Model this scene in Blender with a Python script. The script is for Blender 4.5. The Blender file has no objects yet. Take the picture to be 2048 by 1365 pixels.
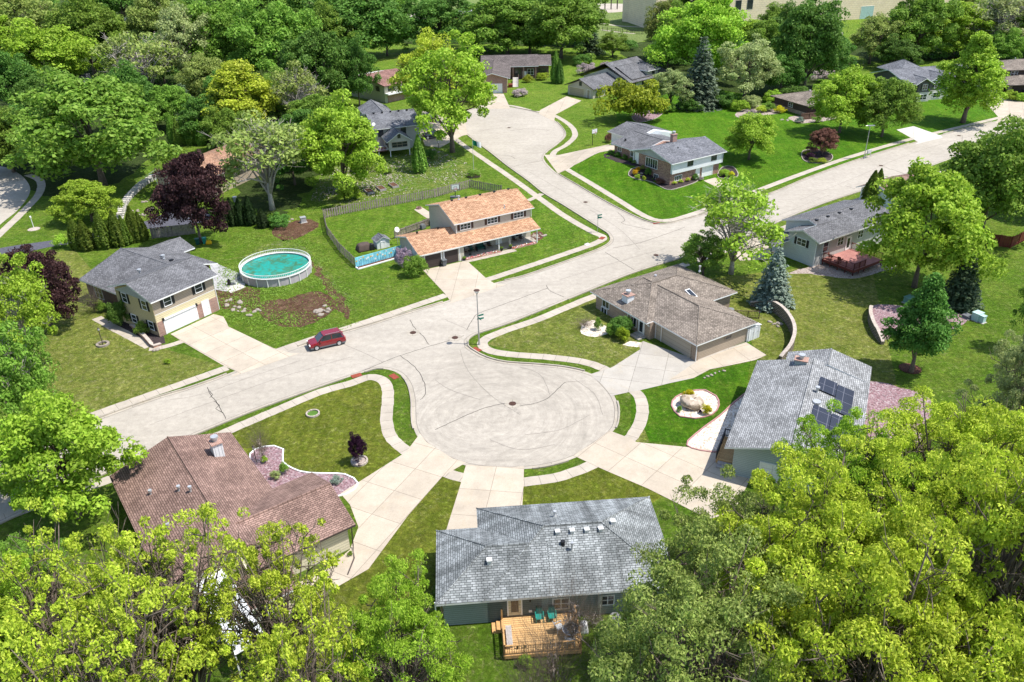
import bpy, bmesh, math, random
import numpy as np
from mathutils import Vector, Matrix
from math import radians as R_, sin, cos, pi
sc = bpy.context.scene
# ------------------------------------------------------------------ camera
F = 1606.4; PIT = R_(28.754); ROL = R_(1.436); CH = 48.0
_fw = Vector((0, cos(PIT), -sin(PIT))); _rt = Vector((1, 0, 0)); _dn = Vector((0, -sin(PIT), -cos(PIT)))
_r2 = _rt*cos(ROL)+_dn*sin(ROL); _d2 = -_rt*sin(ROL)+_dn*cos(ROL)
cam = bpy.data.objects.new('camera', bpy.data.cameras.new('camera')); sc.collection.objects.link(cam)
_m = Matrix((_r2, -_d2, -_fw)).transposed().to_4x4(); _m.translation = (0, 0, CH); cam.matrix_world = _m
cam.data.sensor_width = 36; cam.data.lens = F/2048*36; cam.data.clip_start = .5; cam.data.clip_end = 8000
sc.camera = cam
# ------------------------------------------------------------------ light
SUN_EL, SUN_AZ = 63.0, -9.0         # azimuth counted from +x
w = bpy.data.worlds.new('World'); sc.world = w; w.use_nodes = True
nt = w.node_tree; bg = nt.nodes['Background']; sky = nt.nodes.new('ShaderNodeTexSky'); sky.sky_type = 'NISHITA'
sky.sun_disc = False; sky.sun_elevation = R_(SUN_EL); sky.sun_rotation = R_(90-SUN_AZ)
nt.links.new(sky.outputs[0], bg.inputs[0]); bg.inputs[1].default_value = .15
sl = bpy.data.lights.new('sun', 'SUN'); sl.energy = 4.3; sl.angle = R_(.5); sl.color = (1, .955, .88)
so = bpy.data.objects.new('sun', sl); sc.collection.objects.link(so)
_sd = Vector((cos(R_(SUN_EL))*cos(R_(SUN_AZ)), cos(R_(SUN_EL))*sin(R_(SUN_AZ)), sin(R_(SUN_EL))))
so.rotation_euler = _sd.to_track_quat('Z', 'Y').to_euler(); so.location = (60, 0, 120)
vs = sc.view_settings; vs.view_transform = 'Standard'; vs.look = 'None'; vs.gamma = 1; vs.exposure = .62
# ------------------------------------------------------------------ terrain + pixel -> ground
def sst(t): t = min(1, max(0, t)); return t*t*(3-2*t)
BO, BA = (30.14, 146.98), R_(32.3)
def T(x, y):
    dx, dy = x-BO[0], y-BO[1]; u = dx*cos(BA)+dy*sin(BA); v = -dx*sin(BA)+dy*cos(BA)
    fu = sst((u+7.5)/8) if u < 1 else 1-sst((u-18)/10)
    fv = sst((v-2.5)/6.5) if v < 12 else 1-sst((v-22)/8)
    return 1.9*fu*fv
def ray(u, v): 
    a = (u-1024)/F; b = (v-682.5)/F
    return _r2*a+_d2*b+_fw
def PX(u, v, z=None):
    d = ray(u, v)
    if z is not None:
        t = (z-CH)/d.z; return Vector((d.x*t, d.y*t, z))
    z = 0
    for _ in range(12):
        t = (z-CH)/d.z; x, y = d.x*t, d.y*t; z = .5*z+.5*T(x, y)
    return Vector((x, y, T(x, y)))
def proj(p):
    d = Vector(p)-Vector((0, 0, CH)); c = d.dot(_fw); return (1024+F*d.dot(_r2)/c, 682.5+F*d.dot(_d2)/c, c)
def hgt(p, v):                                     # height above p seen at image row v
    lo, hi = 0, 60
    for _ in range(40):
        m = (lo+hi)/2
        if proj((p[0], p[1], p[2]+m))[1] > v: lo = m
        else: hi = m
    return m
# ------------------------------------------------------------------ materials
M = {}
def nn(t, k, **kw):
    n = t.nodes.new(k)
    for a, b in kw.items():
        if a.startswith('_'): setattr(n, a[1:], b)
        else: n.inputs[a.replace('__', ' ')].default_value = b
    return n
def base(name, rough=.8, spec=.3, metal=0):
    m = bpy.data.materials.new(name); m.use_nodes = True; t = m.node_tree; p = t.nodes['Principled BSDF']
    p.inputs['Roughness'].default_value = rough; p.inputs['Specular IOR Level'].default_value = spec; p.inputs['Metallic'].default_value = metal
    M[name] = m; return m, t, p
def c4(c): return (c[0], c[1], c[2], 1)
def mixc(t, fac, a, b, mode='MIX'):
    n = t.nodes.new('ShaderNodeMix'); n.data_type = 'RGBA'; n.blend_type = mode
    for s, v in ((n.inputs[0], fac), (n.inputs[6], a), (n.inputs[7], b)):
        if isinstance(v, (tuple, list)): s.default_value = c4(v)
        elif isinstance(v, (int, float)): s.default_value = v
        else: t.links.new(v, s)
    return n.outputs[2]
def noise(t, vec, scale, det=4, rough=.6, dist=0, lo=.3, hi=.7):
    n = nn(t, 'ShaderNodeTexNoise', Scale=scale, Detail=det, Roughness=rough, Distortion=dist); t.links.new(vec, n.inputs['Vector'])
    r = nn(t, 'ShaderNodeMapRange'); r.inputs[1].default_value = lo; r.inputs[2].default_value = hi; t.links.new(n.outputs[0], r.inputs[0])
    return r.outputs[0]
def bump(t, p, h, s=.3, d=.02):
    b = nn(t, 'ShaderNodeBump', Strength=s, Distance=d); t.links.new(h, b.inputs['Height']); t.links.new(b.outputs[0], p.inputs['Normal'])
def plain(name, c, rough=.8, spec=.3, metal=0, var=.12, scale=1.5, coat=0):
    m, t, p = base(name, rough, spec, metal); tc = t.nodes.new('ShaderNodeTexCoord')
    f = noise(t, tc.outputs['Object'], scale, 6)
    t.links.new(mixc(t, f, tuple(x*(1-var) for x in c), tuple(min(1, x*(1+var)) for x in c)), p.inputs['Base Color'])
    if coat: p.inputs['Coat Weight'].default_value = coat
    return m
def tiles(name, c1, c2, mortar, bw, bh, ms, rough=.85, off=.5, stain=.2, bp=.3, swap=False, spec=.25, sscale=.35, streak=0):
    m, t, p = base(name, rough, spec); uv = t.nodes.new('ShaderNodeUVMap').outputs[0]
    if swap:
        mp = nn(t, 'ShaderNodeMapping'); mp.inputs['Rotation'].default_value = (0, 0, pi/2); t.links.new(uv, mp.inputs[0]); v = mp.outputs[0]
    else: v = uv
    b = nn(t, 'ShaderNodeTexBrick', _offset=off, Scale=1, Color1=c4(c1), Color2=c4(c2), Mortar=c4(mortar)); t.links.new(v, b.inputs[0])
    b.inputs['Mortar Size'].default_value = ms; b.inputs['Brick Width'].default_value = bw; b.inputs['Row Height'].default_value = bh; b.inputs['Mortar Smooth'].default_value = .1
    f = noise(t, uv, sscale, 6, .65, lo=.35, hi=.65)
    f2 = noise(t, uv, 9, 3)
    c = mixc(t, 1, b.outputs[0], mixc(t, f, (1-stain,)*3, (1+stain*.6,)*3), 'MULTIPLY')
    c = mixc(t, 1, c, mixc(t, f2, (.9,)*3, (1.1,)*3), 'MULTIPLY')
    if streak:
        mp = nn(t, 'ShaderNodeMapping'); mp.inputs['Scale'].default_value = (.55, .05, 1); t.links.new(uv, mp.inputs[0])
        c = mixc(t, 1, c, mixc(t, noise(t, mp.outputs[0], 1.6, 4, .6, 0, .35, .65), (1-streak,)*3, (1+streak*.5,)*3), 'MULTIPLY')
    t.links.new(c, p.inputs['Base Color'])
    if bp: bump(t, p, b.outputs['Fac'], -bp, .01)
    return m
def grass(name, ca, cb, cc, ps=.12, bal=(.4, .7), stripe=None, ct=.42):
    m, t, p = base(name, .95, .1); tc = t.nodes.new('ShaderNodeTexCoord'); o = tc.outputs['Object']
    f1 = noise(t, o, ps, 8, .72, 1.2, *bal); f2 = noise(t, o, .9, 9, .85, .8, .40, .60); f3 = noise(t, o, 1.9, 10, .92, .4, .43, .58)
    mul = nn(t, 'ShaderNodeMath', _operation='MULTIPLY'); t.links.new(f1, mul.inputs[0]); t.links.new(f2, mul.inputs[1])
    c = mixc(t, mul.outputs[0], ca, cb)
    c = mixc(t, nnm(t, noise(t, o, 1.3, 10, .9, 1.2, .53, .62), .75), c, cc)
    c = mixc(t, 1, c, mixc(t, f3, (1-ct,)*3, (1+ct,)*3), 'MULTIPLY')
    c = mixc(t, 1, c, mixc(t, noise(t, o, .35, 6, .65), (.85,)*3, (1.18,)*3), 'MULTIPLY')
    if stripe:
        mp = nn(t, 'ShaderNodeMapping'); mp.inputs['Rotation'].default_value = (0, 0, R_(stripe[0])); mp.inputs['Scale'].default_value = (1, .08, 1); t.links.new(o, mp.inputs[0])
        c = mixc(t, 1, c, mixc(t, noise(t, mp.outputs[0], stripe[1], 3, .5), (.84,)*3, (1.12,)*3), 'MULTIPLY')
    t.links.new(c, p.inputs['Base Color']); bump(t, p, f3, 1, .12)
    return m
def nnm(t, a, k):
    n = nn(t, 'ShaderNodeMath', _operation='MULTIPLY'); t.links.new(a, n.inputs[0]); n.inputs[1].default_value = k; return n.outputs[0]
def leafm(name, ca, cb, tr=.35, cc=None):
    m, t, p = base(name, .6, .2); g = t.nodes.new('ShaderNodeNewGeometry'); oi = t.nodes.new('ShaderNodeObjectInfo')
    c = mixc(t, g.outputs['Random Per Island'], ca, cb)
    tc = t.nodes.new('ShaderNodeTexCoord')
    c = mixc(t, 1, c, mixc(t, noise(t, tc.outputs['Object'], .7, 3), (.75,)*3, (1.25,)*3), 'MULTIPLY')
    hsv = nn(t, 'ShaderNodeHueSaturation'); t.links.new(c, hsv.inputs['Color'])
    mr = nn(t, 'ShaderNodeMapRange'); mr.inputs[3].default_value = .488; mr.inputs[4].default_value = .512; t.links.new(oi.outputs['Random'], mr.inputs[0]); t.links.new(mr.outputs[0], hsv.inputs['Hue'])
    mr2 = nn(t, 'ShaderNodeMapRange'); mr2.inputs[3].default_value = .85; mr2.inputs[4].default_value = 1.15; t.links.new(oi.outputs['Random'], mr2.inputs[0]); t.links.new(mr2.outputs[0], hsv.inputs['Value'])
    t.links.new(hsv.outputs[0], p.inputs['Base Color'])
    tl = t.nodes.new('ShaderNodeBsdfTranslucent'); t.links.new(hsv.outputs[0], tl.inputs[0])
    mx = t.nodes.new('ShaderNodeMixShader'); mx.inputs[0].default_value = tr; t.links.new(p.outputs[0], mx.inputs[1]); t.links.new(tl.outputs[0], mx.inputs[2])
    t.links.new(mx.outputs[0], t.nodes['Material Output'].inputs[0]); return m
def gravel(name, cols, scale=9):
    m, t, p = base(name, .9, .2); tc = t.nodes.new('ShaderNodeTexCoord')
    v = nn(t, 'ShaderNodeTexVoronoi', Scale=scale); t.links.new(tc.outputs['Object'], v.inputs['Vector'])
    r = t.nodes.new('ShaderNodeValToRGB'); sp = t.nodes.new('ShaderNodeSeparateColor'); t.links.new(v.outputs['Color'], sp.inputs[0]); t.links.new(sp.outputs[0], r.inputs[0])
    while len(r.color_ramp.elements) < len(cols): r.color_ramp.elements.new(.5)
    for i, c in enumerate(cols): r.color_ramp.elements[i].position = i/(len(cols)-1); r.color_ramp.elements[i].color = c4(c)
    t.links.new(r.outputs[0], p.inputs['Base Color']); bump(t, p, v.outputs['Distance'], .8, .05); return m

BULB = PX(1030, 812, 0)
def streetm():
    m, t, p = base('street', .9, .15); tc = t.nodes.new('ShaderNodeTexCoord'); o = tc.outputs['Object']
    a = noise(t, o, .07, 6, .6); b = noise(t, o, 1.2, 8, .75); c0 = noise(t, o, 14, 3, .7)
    c = mixc(t, a, (.35, .315, .265), (.44, .398, .34)); c = mixc(t, 1, c, mixc(t, b, (.82,)*3, (1.14,)*3), 'MULTIPLY')
    c = mixc(t, 1, c, mixc(t, c0, (.82,)*3, (1.14,)*3), 'MULTIPLY')
    mp = nn(t, 'ShaderNodeMapping'); mp.inputs['Rotation'].default_value = (0, 0, R_(-38)); mp.inputs['Scale'].default_value = (.05, 1, 1); t.links.new(o, mp.inputs[0])
    c = mixc(t, 1, c, mixc(t, noise(t, mp.outputs[0], 1.1, 5, .7), (.93,)*3, (1.05,)*3), 'MULTIPLY')
    # swirling tyre marks in the near cul-de-sac
    sb = nn(t, 'ShaderNodeVectorMath', _operation='SUBTRACT'); t.links.new(o, sb.inputs[0]); sb.inputs[1].default_value = (BULB.x-3, BULB.y-2, 0)
    ln = nn(t, 'ShaderNodeVectorMath', _operation='LENGTH'); t.links.new(sb.outputs[0], ln.inputs[0])
    sx = t.nodes.new('ShaderNodeSeparateXYZ'); t.links.new(sb.outputs[0], sx.inputs[0])
    at = nn(t, 'ShaderNodeMath', _operation='ARCTAN2'); t.links.new(sx.outputs[0], at.inputs[0]); t.links.new(sx.outputs[1], at.inputs[1])
    cb = t.nodes.new('ShaderNodeCombineXYZ'); t.links.new(ln.outputs['Value'], cb.inputs[0]); t.links.new(nnm(t, at.outputs[0], 1.2), cb.inputs[1])
    sw = noise(t, cb.outputs[0], 1.6, 5, .75, .6, .35, .65)
    mr = nn(t, 'ShaderNodeMapRange'); mr.inputs[1].default_value = 17; mr.inputs[2].default_value = 10; t.links.new(ln.outputs['Value'], mr.inputs[0])
    c = mixc(t, mr.outputs[0], c, mixc(t, 1, c, mixc(t, sw, (.84,)*3, (1.08,)*3), 'MULTIPLY'))
    c = mixc(t, nnm(t, noise(t, o, .45, 8, .75, .8, .60, .78), .5), c, (.25, .22, .19))
    t.links.new(c, p.inputs['Base Color']); bump(t, p, c0, .3, .02)
streetm()
def concm(name, c, jl, var=.12):
    m, t, p = base(name, .9, .15); tc = t.nodes.new('ShaderNodeTexCoord'); o = tc.outputs['Object']; uv = t.nodes.new('ShaderNodeUVMap').outputs[0]
    b = nn(t, 'ShaderNodeTexBrick', _offset=0, Scale=1, Color1=c4(tuple(x*.94 for x in c)), Color2=c4(tuple(x*1.05 for x in c)), Mortar=c4(tuple(x*.45 for x in c)))
    t.links.new(uv, b.inputs[0]); b.inputs['Mortar Size'].default_value = .022; b.inputs['Brick Width'].default_value = jl[0]; b.inputs['Row Height'].default_value = jl[1]
    cc = mixc(t, 1, b.outputs[0], mixc(t, noise(t, o, .5, 7, .7), (1-var,)*3, (1+var*.6,)*3), 'MULTIPLY')
    cc = mixc(t, nnm(t, noise(t, o, .35, 5, .7, 1, .55, .8), .35), cc, (.42, .33, .2))
    cc = mixc(t, 1, cc, mixc(t, noise(t, o, 12, 3), (.9,)*3, (1.08,)*3), 'MULTIPLY'); t.links.new(cc, p.inputs['Base Color'])
concm('concrete_walk', (.43, .38, .315), (1.5, 9), .18); concm('concrete_drive', (.46, .395, .315), (3.6, 3.0), .16); concm('concrete_kerb', (.39, .35, .29), (3, 9), .22)
concm('concrete_grey', (.39, .36, .315), (3.4, 3.2), .14); concm('patio_grey', (.40, .40, .40), (1.1, .8), .25); concm('concrete_white', (.54, .51, .47), (3.4, 4))
plain('asphalt_drive', (.085, .085, .105), .9, .2, var=.35, scale=3); plain('crack', (.06, .055, .05), .9, .1); plain('crack_fine', (.19, .17, .15), .9, .1)
grass('lawn', (.11, .215, .014), (.27, .32, .05), (.38, .37, .15)); grass('lawn_lush', (.070, .205, .006), (.18, .295, .02), (.27, .32, .07), .12, (.38, .66), (40, .9), .36); grass('lawn_bright', (.10, .22, .012), (.25, .325, .04), (.38, .39, .14), .14, (.36, .64), (-55, 1.0))
grass('lawn_dry', (.15, .215, .022), (.33, .335, .08), (.53, .47, .27), .14, (.26, .55)); grass('lawn_near', (.15, .205, .016), (.29, .30, .045), (.42, .40, .16), .3, (.3, .6), (20, 1.2))
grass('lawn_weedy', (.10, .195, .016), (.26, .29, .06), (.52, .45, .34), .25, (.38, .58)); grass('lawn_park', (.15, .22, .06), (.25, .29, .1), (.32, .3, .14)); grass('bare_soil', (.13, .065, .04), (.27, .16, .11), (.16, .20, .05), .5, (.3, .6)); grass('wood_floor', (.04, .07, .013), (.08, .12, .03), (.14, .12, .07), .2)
gravel('gravel_pink', [(.26, .20, .17), (.42, .36, .32), (.2, .14, .12), (.5, .44, .4)], 7); gravel('gravel_white', [(.6, .52, .42), (.75, .68, .58), (.35, .27, .2), (.8, .75, .68)], 6)
gravel('mulch', [(.08, .035, .025), (.16, .07, .045), (.05, .025, .02)], 9); gravel('mulch_black', [(.03, .022, .025), (.07, .05, .05), (.02, .02, .02)], 9); gravel('red_stone', [(.2, .1, .11), (.33, .22, .24), (.14, .08, .09), (.42, .34, .35)], 7)
gravel('stone', [(.30, .26, .22), (.2, .17, .14), (.40, .35, .3)], 1.2); gravel('boulder', [(.45, .38, .3), (.22, .17, .12), (.6, .52, .43), (.3, .24, .18)], 3); plain('stone_pale', (.42, .36, .31), .9, var=.3, scale=4)
def roofm(n, c1, c2, st=.25, k=.55, streak=.12): tiles(n, tuple(x*.86 for x in c1), tuple(x*1.08 for x in c2), tuple(x*k*.5 for x in c1),   .42, .19, .022, .95, .37, st, .4, spec=.1, streak=streak)
roofm('roof_grey', (.15, .15, .16), (.21, .21, .22)); roofm('roof_grey_light', (.25, .255, .26), (.36, .365, .37)); roofm('roof_green_grey', (.225, .245, .25), (.32, .34, .35), .3, .55, .42)
roofm('roof_orange', (.40, .22, .13), (.60, .37, .23), .15, .8); roofm('roof_tan', (.22, .185, .155), (.32, .27, .225)); roofm('roof_brown', (.24, .155, .13), (.31, .205, .17)); roofm('roof_red', (.26, .14, .12), (.33, .19, .16))
roofm('roof_dark', (.13, .11, .105), (.2, .17, .16)); roofm('roof_rust', (.36, .2, .13), (.46, .28, .19)); roofm('roof_blue', (.16, .165, .185), (.24, .245, .265))
def siding(n, c, h=.2): tiles(n, c, tuple(x*1.03 for x in c), tuple(x*.5 for x in c), 60, h, .016, .7, .5, .08, .3)
siding('siding_beige', (.52, .43, .26)); siding('siding_cream', (.62, .57, .42), .28); siding('siding_tan', (.52, .48, .40)); siding('siding_white', (.72, .75, .76)); siding('siding_green', (.25, .30, .30)); siding('siding_blue', (.52, .58, .60), .12)
siding('siding_grey', (.46, .455, .44)); siding('siding_dark', (.105, .10, .105)); siding('siding_putty', (.48, .46, .36)); siding('siding_brown', (.07, .05, .045)); siding('siding_taupe', (.40, .33, .255)); siding('siding_band', (.66, .57, .36), .25); siding('siding_lap', (.55, .53, .48), .3); siding('siding_sea', (.35, .42, .42))
tiles('brick_red', (.26, .10, .07), (.40, .19, .13), (.42, .36, .32), .3, .12, .02); tiles('brick_multi', (.17, .065, .045), (.48, .27, .19), (.36, .27, .22), .34, .13, .02, stain=.1); tiles('brick_tan', (.24, .165, .11), (.36, .26, .18), (.38, .32, .27), .3, .12, .018)
tiles('brick_dark', (.1, .05, .045), (.16, .09, .08), (.15, .12, .11), .3, .12, .02); tiles('block_buff', (.86, .68, .48), (.88, .71, .52), (.5, .4, .3), 1.6, .8, .03, stain=.08); tiles('wall_block', (.26, .21, .16), (.34, .28, .22), (.06, .05, .04), .5, .24, .05)
tiles('deck_cedar', (.55, .33, .14), (.64, .41, .19), (.2, .11, .05), 5, .2, .02, off=.3); tiles('deck_red', (.38, .17, .15), (.42, .20, .175), (.2, .08, .07), 5, .16, .012); tiles('garage_white', (.8, .8, .79), (.82, .82, .81), (.5, .5, .5), 1.2, .55, .02, off=0, stain=.03)
tiles('garage_tan', (.36, .31, .245), (.37, .32, .25), (.2, .17, .13), 9, .55, .02, off=0, stain=.05); tiles('garage_brown', (.06, .045, .042), (.065, .05, .045), (.03, .02, .02), 9, .5, .02, off=0, stain=.1); tiles('solar', (.02, .02, .03), (.025, .025, .035), (.12, .12, .14), 1.7, 1.0, .03, .25, 0, 0, 0, spec=.6)
tiles('garage_beige', (.42, .36, .25), (.43, .37, .26), (.28, .23, .16), 9, .5, .02, off=0, stain=.05); tiles('metal_white', (.75, .77, .78), (.72, .74, .75), (.45, .47, .5), .3, 60, .03, .5, 0, .05)
plain('trim_white', (.8, .8, .79), .6, var=.04); plain('trim_dark', (.07, .055, .05), .6); plain('black', (.012, .012, .014), .5, .4); plain('shutter_black', (.015, .017, .018), .6); plain('shutter_brown', (.07, .04, .03), .6)
plain('glass', (.025, .032, .04), .12, .8, var=.3, scale=.8); plain('metal_grey', (.42, .43, .44), .4, .5, .6); plain('metal_galv', (.55, .56, .57), .45, .5, .5); plain('paint_red', (.20, .003, .010), .25, .6, var=.03, coat=.8); plain('paint_black', (.012, .012, .016), .2, .6, coat=.8)
plain('tyre', (.02, .02, .02), .9); plain('plastic_grey', (.13, .14, .15), .7); plain('plastic_green', (.01, .22, .18), .4, .5); plain('plastic_dark_green', (.01, .07, .06), .4); plain('plastic_silver', (.45, .46, .47), .5); plain('lamp_lens', (.8, .8, .8), .2, .6); plain('tail_red', (.4, .01, .01), .3)
plain('sign_green', (.0, .16, .11), .5); plain('tactile_red', (.25, .055, .032), .8, var=.3, scale=4); plain('iron', (.07, .035, .025), .7, var=.3, scale=6); plain('fence_wood', (.27, .225, .19), .9, var=.4, scale=3); plain('fence_brown', (.16, .1, .075), .9, var=.2); plain('fence_red', (.14, .035, .02), .85, var=.2, scale=3)
plain('rail_red', (.13, .03, .022), .7); plain('rail_dark', (.08, .05, .04), .8); plain('cedar', (.5, .29, .12), .8, var=.2, scale=3); plain('wood_grey', (.36, .33, .31), .9, var=.25, scale=4); plain('pool_wall', (.42, .38, .40), .6, var=.08); plain('vinyl', (.75, .74, .7), .5, var=.05); plain('cover_brown', (.09, .065, .055), .9, var=.2)
plain('flower_pink', (.65, .2, .25), .8, var=.4, scale=9); plain('flower_yellow', (.75, .45, .01), .8, var=.3, scale=9); plain('flower_red', (.55, .02, .02), .8); plain('mural_blue', (.22, .58, .68), .7, var=.35, scale=1.6); plain('mural_dark', (.03, .16, .4), .7); plain('mural_white', (.8, .82, .8), .7); plain('mural_yellow', (.8, .5, .05), .7); plain('mural_red', (.6, .12, .05), .7)
plain('flag_green', (.0, .12, .06), .8); plain('util_green', (.12, .25, .2), .6); plain('util_pale', (.4, .55, .53), .6); plain('kerb_pink', (.38, .2, .19), .8); plain('net', (.7, .7, .7), .9); plain('umbrella', (.5, .28, .2), .9)
plain('bark', (.16, .125, .10), .95, var=.35, scale=6); plain('bark_pale', (.42, .38, .34), .9, var=.3, scale=6); plain('bark_dark', (.08, .06, .05), .95, var=.3, scale=6)
def poolwater():
    m, t, p = base('pool_water', .06, .5); tc = t.nodes.new('ShaderNodeTexCoord')
    c = mixc(t, noise(t, tc.outputs['Object'], .6, 7, .7, 1.5, .42, .62), (.015, .30, .26), (.05, .16, .09)); t.links.new(c, p.inputs['Base Color'])
    bump(t, p, noise(t, tc.outputs['Object'], 3, 2), .15, .03)
poolwater()
LM = dict(bright=((.19, .33, .02), (.36, .50, .06)), mid=((.11, .22, .02), (.24, .36, .06)), dark=((.06, .15, .02), (.15, .27, .05)), olive=((.16, .22, .04), (.32, .36, .10)), lime=((.27, .37, .02), (.50, .56, .07)),
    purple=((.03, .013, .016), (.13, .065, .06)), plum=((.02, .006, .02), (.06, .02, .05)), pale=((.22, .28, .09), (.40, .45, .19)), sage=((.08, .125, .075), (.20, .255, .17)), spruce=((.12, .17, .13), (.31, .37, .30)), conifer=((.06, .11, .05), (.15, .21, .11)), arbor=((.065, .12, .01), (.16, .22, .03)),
    yew=((.14, .20, .01), (.34, .40, .03)), gold=((.42, .42, .01), (.6, .55, .02)), copper=((.12, .06, .04), (.28, .14, .10)), pinkish=((.3, .25, .26), (.5, .43, .4)), darkarbor=((.02, .045, .012), (.045, .08, .02)), orange=((.55, .28, .01), (.7, .4, .02)), twig=((.3, .24, .2), (.42, .35, .3)), lavender=((.35, .25, .33), (.5, .42, .48)))
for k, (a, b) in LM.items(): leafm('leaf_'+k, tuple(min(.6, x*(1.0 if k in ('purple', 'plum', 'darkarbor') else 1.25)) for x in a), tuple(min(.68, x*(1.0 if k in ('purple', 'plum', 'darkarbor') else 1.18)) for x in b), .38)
# ------------------------------------------------------------------ mesh helpers
def link(o): sc.collection.objects.link(o); return o
def tag(o, label=None, cat=None, group=None, kind=None):
    for k, v in (('label', label), ('category', cat), ('group', group), ('kind', kind)):
        if v: o[k] = v
    return o
class MB:
    def __init__(s): s.v = []; s.f = []; s.mi = []; s.m = 0
    def add(s, vs, fs, m=None):
        b = len(s.v); s.v += [tuple(v) for v in vs]; s.f += [tuple(i+b for i in f) for f in fs]; s.mi += [s.m if m is None else m]*len(fs); return s
    def box(s, x0, x1, y0, y1, z0, z1, m=None):
        return s.add([(x0, y0, z0), (x1, y0, z0), (x1, y1, z0), (x0, y1, z0), (x0, y0, z1), (x1, y0, z1), (x1, y1, z1), (x0, y1, z1)], [(3, 2, 1, 0), (4, 5, 6, 7), (0, 1, 5, 4), (1, 2, 6, 5), (2, 3, 7, 6), (3, 0, 4, 7)], m)
    def prism(s, poly, z0, z1, m=None):
        n = len(poly); return s.add([(x, y, z0) for x, y in poly]+[(x, y, z1) for x, y in poly], [tuple(range(n))[::-1], tuple(range(n, 2*n))]+[(i, (i+1) % n, n+(i+1) % n, n+i) for i in range(n)], m)
    def slab(s, pts, th, mt=0, ms=1):          # sloping slab: top face material mt, rest ms
        n = len(pts); b = [(p[0], p[1], p[2]-th) for p in pts]
        nx = sum((pts[i][0]-pts[(i+1) % n][0])*(pts[i][1]+pts[(i+1) % n][1]) for i in range(n))
        if nx < 0: pts = pts[::-1]; b = b[::-1]
        s.add(list(pts)+b, [tuple(range(n))], mt); k = len(s.v)-2*n
        s.f += [tuple(k+n+i for i in range(n))[::-1]]+[(k+(i+1) % n, k+i, k+n+i, k+n+(i+1) % n) for i in range(n)]; s.mi += [ms]*(n+1); return s
    def tube(s, pts, rs, n=6, m=None, cap=True):
        pts = [Vector(p) for p in pts]; rs = rs if isinstance(rs, (list, tuple)) else [rs]*len(pts); vs = []
        for i, p in enumerate(pts):
            d = (pts[min(i+1, len(pts)-1)]-pts[max(i-1, 0)]).normalized(); a = d.orthogonal().normalized() if abs(d.z) < .95 else Vector((1, 0, 0)); a = (a-d*a.dot(d)).normalized(); b = d.cross(a)
            vs += [p+(a*cos(2*pi*k/n)+b*sin(2*pi*k/n))*rs[i] for k in range(n)]
        fs = [(i*n+k, i*n+(k+1) % n, (i+1)*n+(k+1) % n, (i+1)*n+k) for i in range(len(pts)-1) for k in range(n)]
        if cap: fs += [tuple(range(n))[::-1], tuple(range((len(pts)-1)*n, len(pts)*n))]
        return s.add(vs, fs, m)
    def cyl(s, x, y, z0, z1, r, n=16, r2=None, m=None): return s.tube([(x, y, z0), (x, y, z1)], [r, r if r2 is None else r2], n, m)
    def ring(s, x, y, z0, z1, r0, r1, n=32, m=None, ex=1, ey=1):
        vs = []; 
        for k in range(n):
            c, q = cos(2*pi*k/n)*ex, sin(2*pi*k/n)*ey; vs += [(x+c*r0, y+q*r0, z0), (x+c*r1, y+q*r1, z0), (x+c*r1, y+q*r1, z1), (x+c*r0, y+q*r0, z1)]
        return s.add(vs, [(4*k+j, 4*((k+1) % n)+j, 4*((k+1) % n)+(j+1) % 4, 4*k+(j+1) % 4) for k in range(n) for j in range(4)], m)
    def build(s, name, mats, parent=None, smooth=False, loc=None, flip=None):
        me = bpy.data.meshes.new(name); me.from_pydata(s.v, [], s.f)
        for m in (mats if isinstance(mats, (list, tuple)) else [mats]): me.materials.append(M[m] if isinstance(m, str) else m)
        me.polygons.foreach_set('material_index', s.mi); autouv(me)
        if smooth: me.polygons.foreach_set('use_smooth', [True]*len(me.polygons))
        o = link(bpy.data.objects.new(name, me))
        if parent: o.parent = parent
        if loc: o.location = loc
        return o
def autouv(me):
    uv = me.uv_layers.new(name='UVMap'); vs = me.vertices
    for p in me.polygons:
        n = p.normal
        if abs(n.z) > .995: a = Vector((1, 0, 0)); b = Vector((0, 1, 0))
        else: a = Vector((-n.y, n.x, 0)).normalized(); b = n.cross(a)
        for li in p.loop_indices:
            c = vs[me.loops[li].vertex_index].co; uv.data[li].uv = (c.dot(a), c.dot(b))
def thing(name, label, cat, loc, rz=0, group=None, scale=None):
    o = link(bpy.data.objects.new(name, None)); o.location = loc; o.rotation_euler = (0, 0, rz); o.empty_display_size = .3
    if scale: o.scale = scale
    return tag(o, label, cat, group)
def dup(root, loc, rz=None, label=None, group=None, scale=None):
    r = root.copy(); link(r); r.location = loc
    if rz is not None: r.rotation_euler = (0, 0, rz)
    if label: r['label'] = label
    if group: r['group'] = group
    if scale: r.scale = scale
    def rec(a, b):
        for ch in a.children: c = ch.copy(); link(c); c.parent = b; rec(ch, c)
    rec(root, r); return r
def catmull(P, closed=False, step=.6):
    P = [Vector((p[0], p[1])) for p in P]; n = len(P); out = []
    for i in range(n if closed else n-1):
        g = lambda k: P[k % n] if closed else P[max(0, min(n-1, k))]
        a, b, c, d = g(i-1), g(i), g(i+1), g(i+2); k = max(1, int((c-b).length/step)); k = min(k, 14)
        for j in range(k):
            t = j/k; out.append(.5*((2*b)+(c-a)*t+(2*a-5*b+4*c-d)*t*t+(3*b-a-3*c+d)*t*t*t))
    if not closed: out.append(P[-1])
    return out
def W(px): return [PX(*p).xy if len(p) == 2 else PX(p[0], p[1], p[2]).xy for p in px]
def hz(x, y, dz): t = T(x, y); return t+dz+(.045 if t > .01 else 0)
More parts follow.
